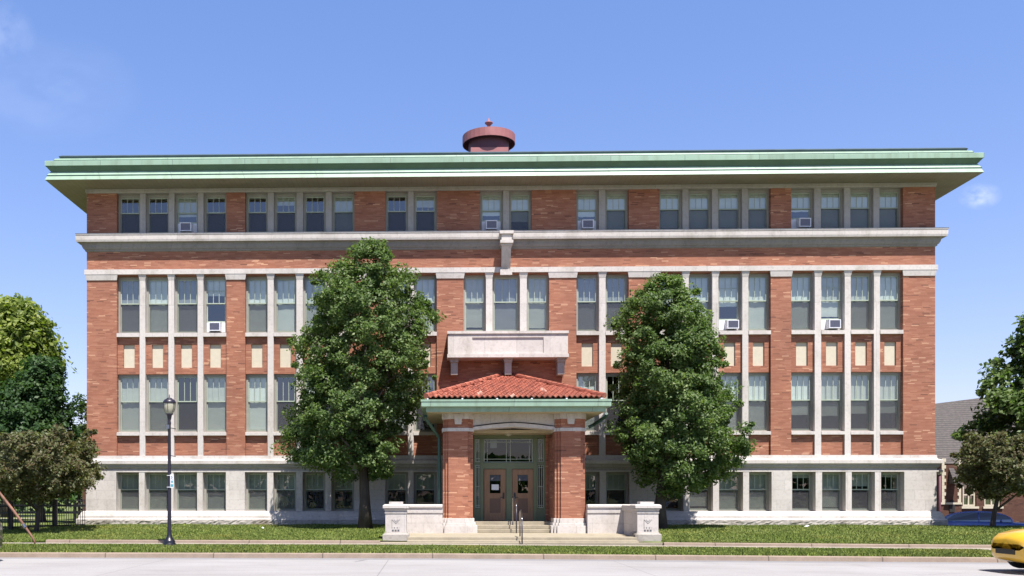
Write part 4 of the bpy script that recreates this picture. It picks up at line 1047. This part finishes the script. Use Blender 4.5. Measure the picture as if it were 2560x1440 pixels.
o = leafmass('far_wood', [(-75, -19, 44, 52, .1, 6.5), (24, 90, 66, 72, -.5, 5.0)], 15000, .32, M['leaf_dark'], 3)
tag(o, 'dark mass of far trees and hedges behind the lawns', 'wood', kind='stuff')
# wood across the street, behind the camera: seen only in the window panes
o = leafmass('wood_across_street', [(-70, 70, -66, -60, .1, 8.5)], 16000, .5, M['leaf_dark'], 8)
tag(o, 'dark row of trees across the street mirrored in the lower windows', 'wood', kind='stuff')

# ================================================================== GRASS
def grass(n_, seed):
    rng = np.random.default_rng(seed); P = []
    def add(x, y, z, hgt):
        P.append(np.stack([x, y, z, hgt], 1))
    n1 = int(n_*.55); x = rng.uniform(-17, 24, n1); q = rng.random(n1)**1.15; y0 = -8.74-.03*x; y = y0+( -.42-y0)*q
    keep = ~((x > XLS-.05) & (x < XRS+.05) & (y < -4.6)) & ~((x > pcs[0]-1.2) & (x < pcs[1]+1.2))
    x, y = x[keep], y[keep]; z = np.array([lawnz(a, b) for a, b in zip(x, y)]); add(x, y, z, np.full(len(x), .055))
    n2 = int(n_*.35); x = rng.uniform(-15, 17, n2); q = rng.random(n2); ya = -13.72-.012*x; yb = -10.06-.03*x; y = ya+(yb-ya)*q
    z = .13-.005*np.maximum(0, x)+.02*np.minimum(1, q*3)*np.minimum(1, (1-q)*5+.2); add(x, y, z, np.full(n2, .06))
    n3 = int(n_*.1); x = rng.uniform(-15, 17, n3); y = np.where(rng.random(n3) < .5, -10.1-.03*x, -8.70-.03*x)+rng.normal(0, .03, n3)
    z = np.where(y < -9.5, .135, .235)-.005*np.maximum(0, x); k = ~((x > XLS-.1) & (x < XRS+.1) & (y > -9.5)) & ~((y > -9.5) & (x < -11.8)); add(x[k], y[k], z[k], np.full(k.sum(), .05))
    A = np.concatenate(P); N = len(A); p = A[:, :3]; h = A[:, 3]*rng.uniform(.5, 1.3, N)
    a = rng.uniform(0, np.pi*2, N); wv = np.stack([np.cos(a), np.sin(a), np.zeros(N)], 1)*rng.uniform(.008, .022, N)[:, None]
    ln = rng.normal(0, .45, (N, 2)); tip = p+np.stack([ln[:, 0]*h, ln[:, 1]*h, h], 1)
    v = np.stack([p-wv, p+wv, tip], 1).reshape(-1, 3)
    me = bpy.data.meshes.new('grass'); me.vertices.add(3*N); me.vertices.foreach_set('co', v.ravel())
    me.loops.add(3*N); me.loops.foreach_set('vertex_index', np.arange(3*N)); me.polygons.add(N)
    me.polygons.foreach_set('loop_start', np.arange(0, 3*N, 3)); me.polygons.foreach_set('loop_total', np.full(N, 3))
    me.materials.append(M['blade']); me.update(calc_edges=True)
    o = bpy.data.objects.new('grass', me); COL.objects.link(o)
    tag(o, 'short mown green grass on the lawn and on the verge strip', 'grass', kind='stuff')
grass(260000, 5)

for (px, py, wd, lab) in ((2018, 1321.5, .13, 'crumpled white paper scrap on the lawn before the right basement windows'), (656, 1327, .07, 'tiny white paper scrap on the lawn left of the tall green tree')):
    y = -2.2 if px > 2000 else -3.6; x = ux(px, y); z = lawnz(x, y)
    m_ = MB(); rs = random.Random(px); n_ = 7
    P_ = [(x+wd*math.cos(6.28*i/n_)*rs.uniform(.6, 1.2), y+wd*.6*math.sin(6.28*i/n_)*rs.uniform(.6, 1.2), z+rs.uniform(.02, .07)) for i in range(n_)]
    m_.v += P_ + [(x, y, z+.09), (x, y, z+.015)]
    for i in range(n_): m_.face((i, (i+1) % n_, n_)); m_.face(((i+1) % n_, i, n_+1))
    tag(m_.build('paper_scrap', M['paper']), lab, 'litter')

# ================================================================== STREET FURNITURE
LY = -10.45; lx = ux(423.5, LY); lz = lambda y: zz(423.5, y, LY)
lp = thing('street_lamp', (lx, LY, .14), 'black lamp post with acorn lantern and small signs on the verge', 'street lamp')
g0 = lz(1366)
MB().lathe([(.20, g0-.02), (.20, lz(1358)), (.17, lz(1356)), (.19, lz(1353)), (.155, lz(1350)), (.10, lz(1343)), (.075, lz(1336)), (.065, lz(1330))], (lx, LY, 0), 18).build('base', M['black'], lp, smooth=True)
MB().lathe([(.062, lz(1334)), (.055, lz(1180)), (.045, lz(1062)), (.055, lz(1060)), (.055, lz(1056)), (.04, lz(1052)), (.06, lz(1046)), (.075, lz(1040)), (.085, lz(1036))], (lx, LY, 0), 14).build('pole', M['dark_purple'], lp, smooth=True)
lan = MB().lathe([(.10, lz(1036)), (.125, lz(1034)), (.17, lz(1022)), (.185, lz(1008)), (.18, lz(1006))], (lx, LY, 0), 20).build('lantern', M['lampglass'], lp, smooth=True)
MB().lathe([(.195, lz(1008.5)), (.205, lz(1007)), (.20, lz(1004)), (.15, lz(999)), (.09, lz(997)), (.085, lz(995.5)), (.02, lz(994)), (.015, lz(990)), (.006, lz(986)), (0, lz(985))], (lx, LY, 0), 20).build('hood', M['dark_purple'], lan, smooth=True)
cg = MB()
for k in range(6):
    a = k*math.pi/3+.5; cg.tube([(lx+.105*math.cos(a), LY+.105*math.sin(a), lz(1036)), (lx+.178*math.cos(a), LY+.178*math.sin(a), lz(1022)), (lx+.193*math.cos(a), LY+.193*math.sin(a), lz(1008))], .007, 5)
cg.lathe([(.09, lz(1037)), (.125, lz(1036.5)), (.125, lz(1034)), (.10, lz(1033))], (lx, LY, 0), 16)
cg.build('cage', M['dark_purple'], lan)
for y in (1071, 1140): MB().tube([(lx+.05, LY, lz(y-1)), (lx+.18, LY, lz(y+1)), (lx+.20, LY, lz(y+1))], [.012, .012, .02], 6).build('banner_arm', M['black'], lp)
MB().box(lx-.07, lx+.02, LY-.08, LY-.05, lz(1072), lz(1062)).build('tag_plate', M['chrome'], lp)
sg = thing('parking_sign', (lx+.11, LY-.075, lz(1220)), 'narrow white sign with dark and teal print strapped to the lamp post', 'sign')
sx0_, sx1_ = ux(425.5, LY-.08), ux(434.5, LY-.08)
MB().box(sx0_, sx1_, LY-.085, LY-.078, lz(1219.5), lz(1186)).build('plate', M['white'], sg)
q = MB(); cx_ = (sx0_+sx1_)/2
for (dx, ya, yb, w_) in ((-.012, 1190, 1192, .02), (.004, 1192.5, 1194, .03), (-.008, 1195, 1197, .02), (.008, 1198, 1199, .02), (0, 1190, 1199, .006)): q.box(cx_+dx-w_/2, cx_+dx+w_/2, LY-.088-abs(dx)*.02, LY-.0855, lz(yb), lz(ya))
q.build('print', M['navy'], sg)
q = MB(); q.box(cx_-.028, cx_+.032, LY-.088, LY-.0855, lz(1207), lz(1201.5)); q.box(cx_-.045, cx_+.045, LY-.088, LY-.0855, lz(1217), lz(1210.5)); q.build('symbol', M['teal'], sg)
q = MB(); q.box(lx-.06, sx0_+.02, LY-.077, LY-.068, lz(1189.5), lz(1188)); q.box(lx-.06, sx0_+.02, LY-.077, LY-.068, lz(1218.5), lz(1217)); q.build('strap', M['white'], sg)

# leaning rusty guard pipe over a guy wire, reaching out of the picture at left
GY = -9.6; gp = [(ux(91, GY), GY, zz(91, 1363, GY)-.05), (ux(82, GY), GY, zz(82, 1345, GY)), (ux(58, GY), GY, zz(58, 1310, GY)), (ux(30, GY), GY, zz(30, 1272, GY)), (ux(0, GY), GY, zz(0, 1234, GY)), (ux(-160, GY), GY, zz(-160, 1030, GY))]
t = thing('guy_pole', gp[0], 'rusty slanting guard pipe rooted beside the sidewalk at the far left', 'pole')
MB().tube(gp, [.028, .034, .042, .045, .045, .045], 10).build('pipe', M['rustpipe'], t, smooth=True)
MB().tube([Vector(gp[2])+Vector((0, 0, -.01)), Vector(gp[2]).lerp(Vector(gp[1]), .25)], .064, 10).build('clamp', M['chrome'], t)

# iron fence
def fpt(px): # fence line: recedes toward the building corner
    s = (px+60)/275.0; Y = -4.6+s*3.4; return ux(px, Y), Y
x0_, y0_ = fpt(-60); x1_, y1_ = fpt(212)
fe = thing('iron_fence', ((x0_+x1_)/2, (y0_+y1_)/2, .42), 'black iron picket fence running from the left edge to the building corner', 'fence')
Lf = math.hypot(x1_-x0_, y1_-y0_); npk = int(Lf/.098); fb = lambda s: .40+.06*s
r_ = MB(); pk = MB(); P0, P1 = Vector((x0_, y0_, 0)), Vector((x1_, y1_, 0))
for zr in (.10, .92, 1.10):
    r_.tube([P0+Vector((0, 0, .40+zr)), P1+Vector((0, 0, .46+zr))], .018, 6)
r_.build('rail', M['black'], fe)
for i in range(npk):
    s = i/(npk-1); p = P0.lerp(P1, s); pk.box(p.x-.010, p.x+.010, p.y-.010, p.y+.010, fb(s)+.03, fb(s)+1.17)
pko = pk.build('pickets', M['black'], fe); pko['kind'] = 'stuff'
for px in (-30, 27, 138):
    p = Vector((*fpt(px), 0)); w_ = .075 if px > 0 else .05
    MB().box(p.x-w_, p.x+w_, p.y-w_, p.y+w_, .2, 1.62).build('post', M['black'], fe)
# wooden ranch fence further back and its dark hedge
wf = thing('rail_fence', (-30, 12, .35), 'dark low rail fence crossing the lawn behind the iron fence', 'fence')
m_ = MB(); m_.box(-60, -17.5, 12.0, 12.06, 1.15, 1.27); m_.box(-60, -17.5, 12.0, 12.06, .75, .85); m_.build('rail', M['black'], wf)
for x in np.arange(-40, -17.4, 2.2): MB().box(x-.06, x+.06, 12.065, 12.18, .2, 1.35).build('post', M['black'], wf)

# annex with green gutter behind the left corner
an_ = thing('annex_building', (-19, 26, .3), 'low wing with a dark green gutter peeking out behind the left corner', 'building')
YA = 22.5; ax0 = ux(206, YA)
MB().box(ax0, XL+2, YA, YA+6, 0, zz(210, 1084, YA)).build('wall', M['brick_shade'], an_)
MB().prism([(ax0-.0, zz(210, 1082, YA)), (XL+2, zz(210, 1082, YA)), (XL+2, zz(210, 1064, YA)), (ux(201, YA)-.0, zz(210, 1064, YA))], YA-.5, YA+6).build('gutter', M['green_dark'], an_)

# ================================================================== CHURCH at right
CY = 22.0; cz_ = lambda px, py: zz(px, py, CY); cx_ = lambda px: ux(px, CY)
ch = thing('brick_church', (cx_(2450), CY+4, -.7), 'low brick church toned dark for tree shade, with grey shingle roof and cream quoins behind the blue car', 'building')
wx0, wx1 = cx_(2290), cx_(2800); ezv = cz_(2400, 1158)
wins = [(2407, 2441), (2461, 2502), (2600, 2640)]; zwt, zwb = cz_(2400, 1208), cz_(2400, 1266)
mb = MB(); x = wx0
for a, b in wins: mb.box(x, cx_(a), CY, CY+.6, -.75, ezv); x = cx_(b)
mb.box(x, wx1, CY, CY+.6, -.75, ezv)
for a, b in wins: mb.box(cx_(a), cx_(b), CY, CY+.6, -.75, zwb); mb.box(cx_(a), cx_(b), CY, CY+.6, zwt, ezv)
mb.build('wall', M['brick_shade'], ch)
MB().box(wx0, wx1, CY+9, CY+9.5, -.75, ezv).build('wall', M['brick_shade'], ch)
for a, b in wins:
    m_ = MB(); xa_, xb_ = cx_(a), cx_(b); ring(m_, xa_+.002, xb_-.002, zwb+.002, zwt, .12, CY+.1, CY+.3); m_.box((xa_+xb_)/2-.04, (xa_+xb_)/2+.04, CY+.12, CY+.28, zwb+.1, zwt-.1); m_.box(xa_+.12, xb_-.12, CY+.11, CY+.27, (zwt+zwb)/2-.04, (zwt+zwb)/2+.04)
    m_.box(xa_-.12, xb_+.12, CY-.1, CY+.3, zwb-.14, zwb)
    wo_ = m_.build('window', M['cream'], ch)
    MB().quad((xa_+.1, CY+.2, zwb+.1), (xb_-.1, CY+.2, zwb+.1), (xb_-.1, CY+.2, zwt-.1), (xa_+.1, CY+.2, zwt-.1)).build('pane', M['carglass'], wo_)
    MB().box(xa_+.1, xb_-.1, CY+.34, CY+.36, zwb+.1, zwt-.1).build('curtain', M['stone_grey'], wo_)
# roof: steep, ridge rising to the right as seen (nearer end at right)
rz0 = ezv-.05; rz1 = cz_(2440, 1068)+2.3
mb = MB(); ye, yr = CY-.5, CY+4.8
mb.v += [(wx0-.5, ye, rz0), (wx1, ye, rz0), (wx1, yr, rz1+.9), (cx_(2344)-1.5, yr, rz1-.75), (wx0-.5, yr+5, rz0), (wx1, yr+5, rz0)]
mb.face((0,1,2,3)); mb.face((4,3,2,5)); mb.face((0,3,4)); mb.face((1,5,2)); mb.face((0,4,5,1))
mb.build('roof', M['shingle'], ch)
# projecting porch bay with quoins, little shingle hood and arched doorway
BY = CY-2.2; bx_ = lambda px: ux(px, BY); bz_ = lambda px, py: zz(px, py, BY)
mb = MB(); mb.box(bx_(2352), bx_(2404), BY, CY-.001, -.75, bz_(2370, 1162)); bay = mb.build('porch_bay', M['brick_shade'], ch)
q = MB()
for k in range(13):
    z0 = bz_(2360, 1256)+k*.215; ww = .16 if k % 2 else .26
    q.box(bx_(2354), bx_(2354)+ww, BY-.03, BY, z0, z0+.21); q.box(bx_(2402)-ww*.8, bx_(2402), BY-.03, BY, z0, z0+.21)
q.box(bx_(2351), bx_(2404), BY-.06, BY-.031, bz_(2360, 1261), bz_(2360, 1256)-.005); q.build('quoins', M['cream'], bay)
m_ = MB(); m_.hexa([(bx_(2370), BY-.75, bz_(2370, 1210)), (bx_(2391), BY-.75, bz_(2370, 1212)), (bx_(2388), BY, bz_(2370, 1209)), (bx_(2370), BY, bz_(2370, 1209))], [(bx_(2371), BY-.7, bz_(2370, 1207)), (bx_(2390), BY-.7, bz_(2370, 1209)), (bx_(2384), BY, bz_(2370, 1170)), (bx_(2372), BY, bz_(2370, 1170))]); m_.build('hood', M['shingle'], bay)
m_ = MB(); pts = [(bx_(2373), bz_(2370, 1280)), (bx_(2386), bz_(2370, 1280)), (bx_(2386), bz_(2370, 1256)), (bx_(2384), bz_(2370, 1251)), (bx_(2379.5), bz_(2370, 1248.5)), (bx_(2375), bz_(2370, 1251)), (bx_(2373), bz_(2370, 1256))]
m_.prism(pts, BY-.05, BY-.001); m_.build('arched_opening', M['interior'], bay)
# lantern at the corner of the main building
t = thing('wall_lantern', (ux(2349, -.2), -.25, .5), 'old lamp post with pale lantern standing close to the right building corner', 'lamp')
WX = ux(2349.5, 1.0)
MB().tube([(WX, 1.0, -.7), (WX, 1.0, zz(2350, 1186, 1.0))], .05, 8).build('pole', M['rustdark'], t, smooth=True)
MB().lathe([(.06, zz(2350, 1187, 1)), (.09, zz(2350, 1185, 1)), (.13, zz(2350, 1177, 1)), (.12, zz(2350, 1176.5, 1))], (WX, 1.0, 0), 10).build('lantern', M['lampglass'], t)
MB().lathe([(.14, zz(2350, 1177, 1)), (.05, zz(2350, 1173, 1)), (0, zz(2350, 1171, 1))], (WX, 1.0, 0), 10).build('cap', M['black'], t)

# ================================================================== VEHICLES
def car(name, loc, rot, paint, label, L=4.6, Wd=1.78, H=1.42, lowtrim=None, cat='car', hood=.86, suv=False):
    t = thing(name, loc, label, cat); t.rotation_euler = (0, 0, rot)
    def put(mb, nm, mat, par=None, smooth=False):
        o = mb.build(nm, mat, None, smooth, origin=(0, 0, 0)); o.parent = par or t; WL[o] = Vector((0, 0, 0)); o.location = (0, 0, 0); return o
    hl = L/2
    # stations along x (front at -x): (x, bottom, shoulder z, half width)
    S = [(-hl, .36, hood-.30, .50), (-hl+.05, .27, hood-.22, .64), (-hl+.22, .21, hood-.13, .77), (-hl+.6, .19, hood-.04, .86), (-hl+1.2, .19, hood, .89), (-.25*L*.2, .19, hood+.06, .89), (hl-1.3, .19, hood+.09, .89), (hl-.5, .2, hood+.08, .86), (hl-.12, .26, hood+.02, .78), (hl, .36, hood-.12, .66)]
    sc = Wd/1.78; mb = MB(); K = 14
    for (x, zb0, zt0, hw) in S:
        hw *= sc
        sec = [(0, zb0), (hw*.75, zb0), (hw*.97, zb0+.08), (hw, zb0+.28), (hw, zt0-.2), (hw*.96, zt0-.08), (hw*.82, zt0-.015), (0, zt0+.03)]
        full = sec + [(-y, z) for y, z in sec[-2:0:-1]]
        mb.v += [(x, y, z) for y, z in full]
    K = 14
    for i in range(len(S)-1):
        for j in range(K):
            a = i*K+j; b = i*K+(j+1) % K; mb.face((a, b, b+K, a+K))
    mb.face(tuple(range(K-1, -1, -1))); mb.face(tuple((len(S)-1)*K+j for j in range(K)))
    body = put(mb, 'body', paint, smooth=True)
    # cabin
    fx0, fx1, rx1, rx0 = -hl+1.15, -hl+1.95, hl-1.35, hl-.45
    if suv: fx0, fx1, rx1, rx0 = -hl+1.2, -hl+1.7, hl-.5, hl-.15
    zb0 = hood+.03; zt0 = H; wb, wt = .80*sc, .60*sc
    mb = MB()
    def arc(x0_, x1_, w0_, w1_, z0_, z1_, n_):   # quarter-ellipse pillar line
        return [(x0_+(x1_-x0_)*(1-math.cos(t)*1.0), z0_+(z1_-z0_)*math.sin(t)**.85, w0_+(w1_-w0_)*math.sin(t)) for t in [math.pi/2*k_/n_ for k_ in range(n_+1)]]
    xt = (fx1+rx1)/2
    CF = arc(fx0, xt-.1, wb, wt, zb0, zt0, 7); CR = arc(rx0, xt+.1, wb, wt, zb0+.04, zt0, 7)
    C = CF + CR[::-1]; nf = 4; top = MB()
    for k in range(nf, len(C)-1-nf):
        a, b = C[k], C[k+1]; top.hexa([(a[0], -a[2], a[1]-.05), (b[0], -b[2], b[1]-.05), (b[0], b[2], b[1]-.05), (a[0], a[2], a[1]-.05)], [(a[0], -a[2]+.05, a[1]), (b[0], -b[2]+.05, b[1]), (b[0], b[2]-.05, b[1]), (a[0], a[2]-.05, a[1])])
    for s in (-1, 1):
        top.tube([(p[0], s*p[2], p[1]-.02) for p in C], .035, 6)
        top.tube([(xt, s*wb, zb0), (xt, s*wt, zt0-.04)], .035, 6)
    put(top, 'roof', paint, smooth=True)
    for seq, nm in ((C[:nf+1], 'windscreen'), (C[-nf-1:], 'rear_window')):
        g_ = MB()
        for p in seq: g_.v += [(p[0], -p[2]+.02, p[1]-.01), (p[0], p[2]-.02, p[1]-.01)]
        for k in range(len(seq)-1): g_.face((2*k, 2*k+2, 2*k+3, 2*k+1))
        put(g_, nm, M['carglass'], smooth=True)
    for s in (-1, 1):
        g_ = MB(); g_.v += [(p[0], s*p[2], p[1]-.015) for p in C]; g_.face(tuple(range(len(C)))); put(g_, 'side_window', M['carglass'])
        m_ = MB(); m_.lathe([(.0, 0), (.06, .01), (.085, .06), (.08, .1), (0, .14)], (0, 0, 0), 10)
        m_.v = [(fx0+.45+v_[2]*.8, s*(wb+.12)+v_[0]*.9, zb0+.08+v_[1]*.7) for v_ in m_.v]; put(m_, 'mirror', paint, smooth=True)
        h_ = MB(); h_.lathe([(0, 0), (.10, .01), (.13, .05)], (0, 0, 0), 12)
        h_.v = [(-hl+.12+v_[2]+abs(v_[0])*.3*0+.05*abs(v_[0])*0, s*.55*sc+v_[0]*1.35, .64+v_[1]*.7) for v_ in h_.v]; put(h_, 'headlight', M['chrome'], smooth=True)
        for xw in (-hl+.85, hl-.95):
            yw = s*(Wd/2-.10); ty = MB(); ty.lathe([(.20, -.10), (.30, -.11), (.325, -.08), (.33, 0), (.325, .08), (.30, .11), (.20, .10)], (xw, yw, .33), 22, axis='Y'); wh = put(ty, 'wheel', M['rubber'], smooth=True)
            ri = MB(); ri.lathe([(0, -.07), (.06, -.09), (.08, -.07), (.19, -.08), (.21, -.10), (.21, .10), (.19, .08), (0, .07)], (xw, yw, .33), 20, axis='Y'); put(ri, 'rim', M['chrome'], wh)
    if lowtrim:
        tr_ = MB(); z1 = .40
        tr_.box(-hl-.02, -hl+.55, -.80*sc, .80*sc, .16, z1); tr_.box(-hl+1.3, hl-1.4, -.90*sc, .90*sc, .16, z1-.02); put(tr_, 'bumper', lowtrim)
    gl_ = MB(); gl_.box(-hl-.015, -hl+.1, -.36*sc, .36*sc, .40, .52); put(gl_, 'grille', M['black'])
    pl_ = MB(); pl_.box(hl-.02, hl+.01, -.26, .26, .45, .57); put(pl_, 'number_plate', M['white'])
    return t
def paintmat(name, col): return plain(name, col, .35, .02, 1, coat=.6)
M['blue'] = paintmat('blue_car_paint', (.06, .12, .42)); M['yellow'] = paintmat('yellow_car_paint', (.72, .42, .03)); M['darkcar'] = paintmat('dark_car_paint', (.02, .021, .026))
M['silver'] = paintmat('silver_trim', (.45, .45, .46))
bxp = ux(2462, 10.5)
car('parked_car', (bxp, 10.5, -.50), R(180-28), M['blue'], 'blue sedan parked low beyond the lawn beside the brick church', L=4.7)
car('moving_car', (ux(2494, -18.4)+2.62, -18.0, .0), 0, M['yellow'], 'yellow car with rounded nose coming in at the right edge on the road', L=4.4, H=1.5, hood=1.0)
car('moving_car', (ux(8, -16.0)-2.58, -16.2, .0), 0, M['darkcar'], 'dark car leaving the photo at the left edge, only its tail visible', L=4.7, hood=1.15, H=1.8, suv=True)
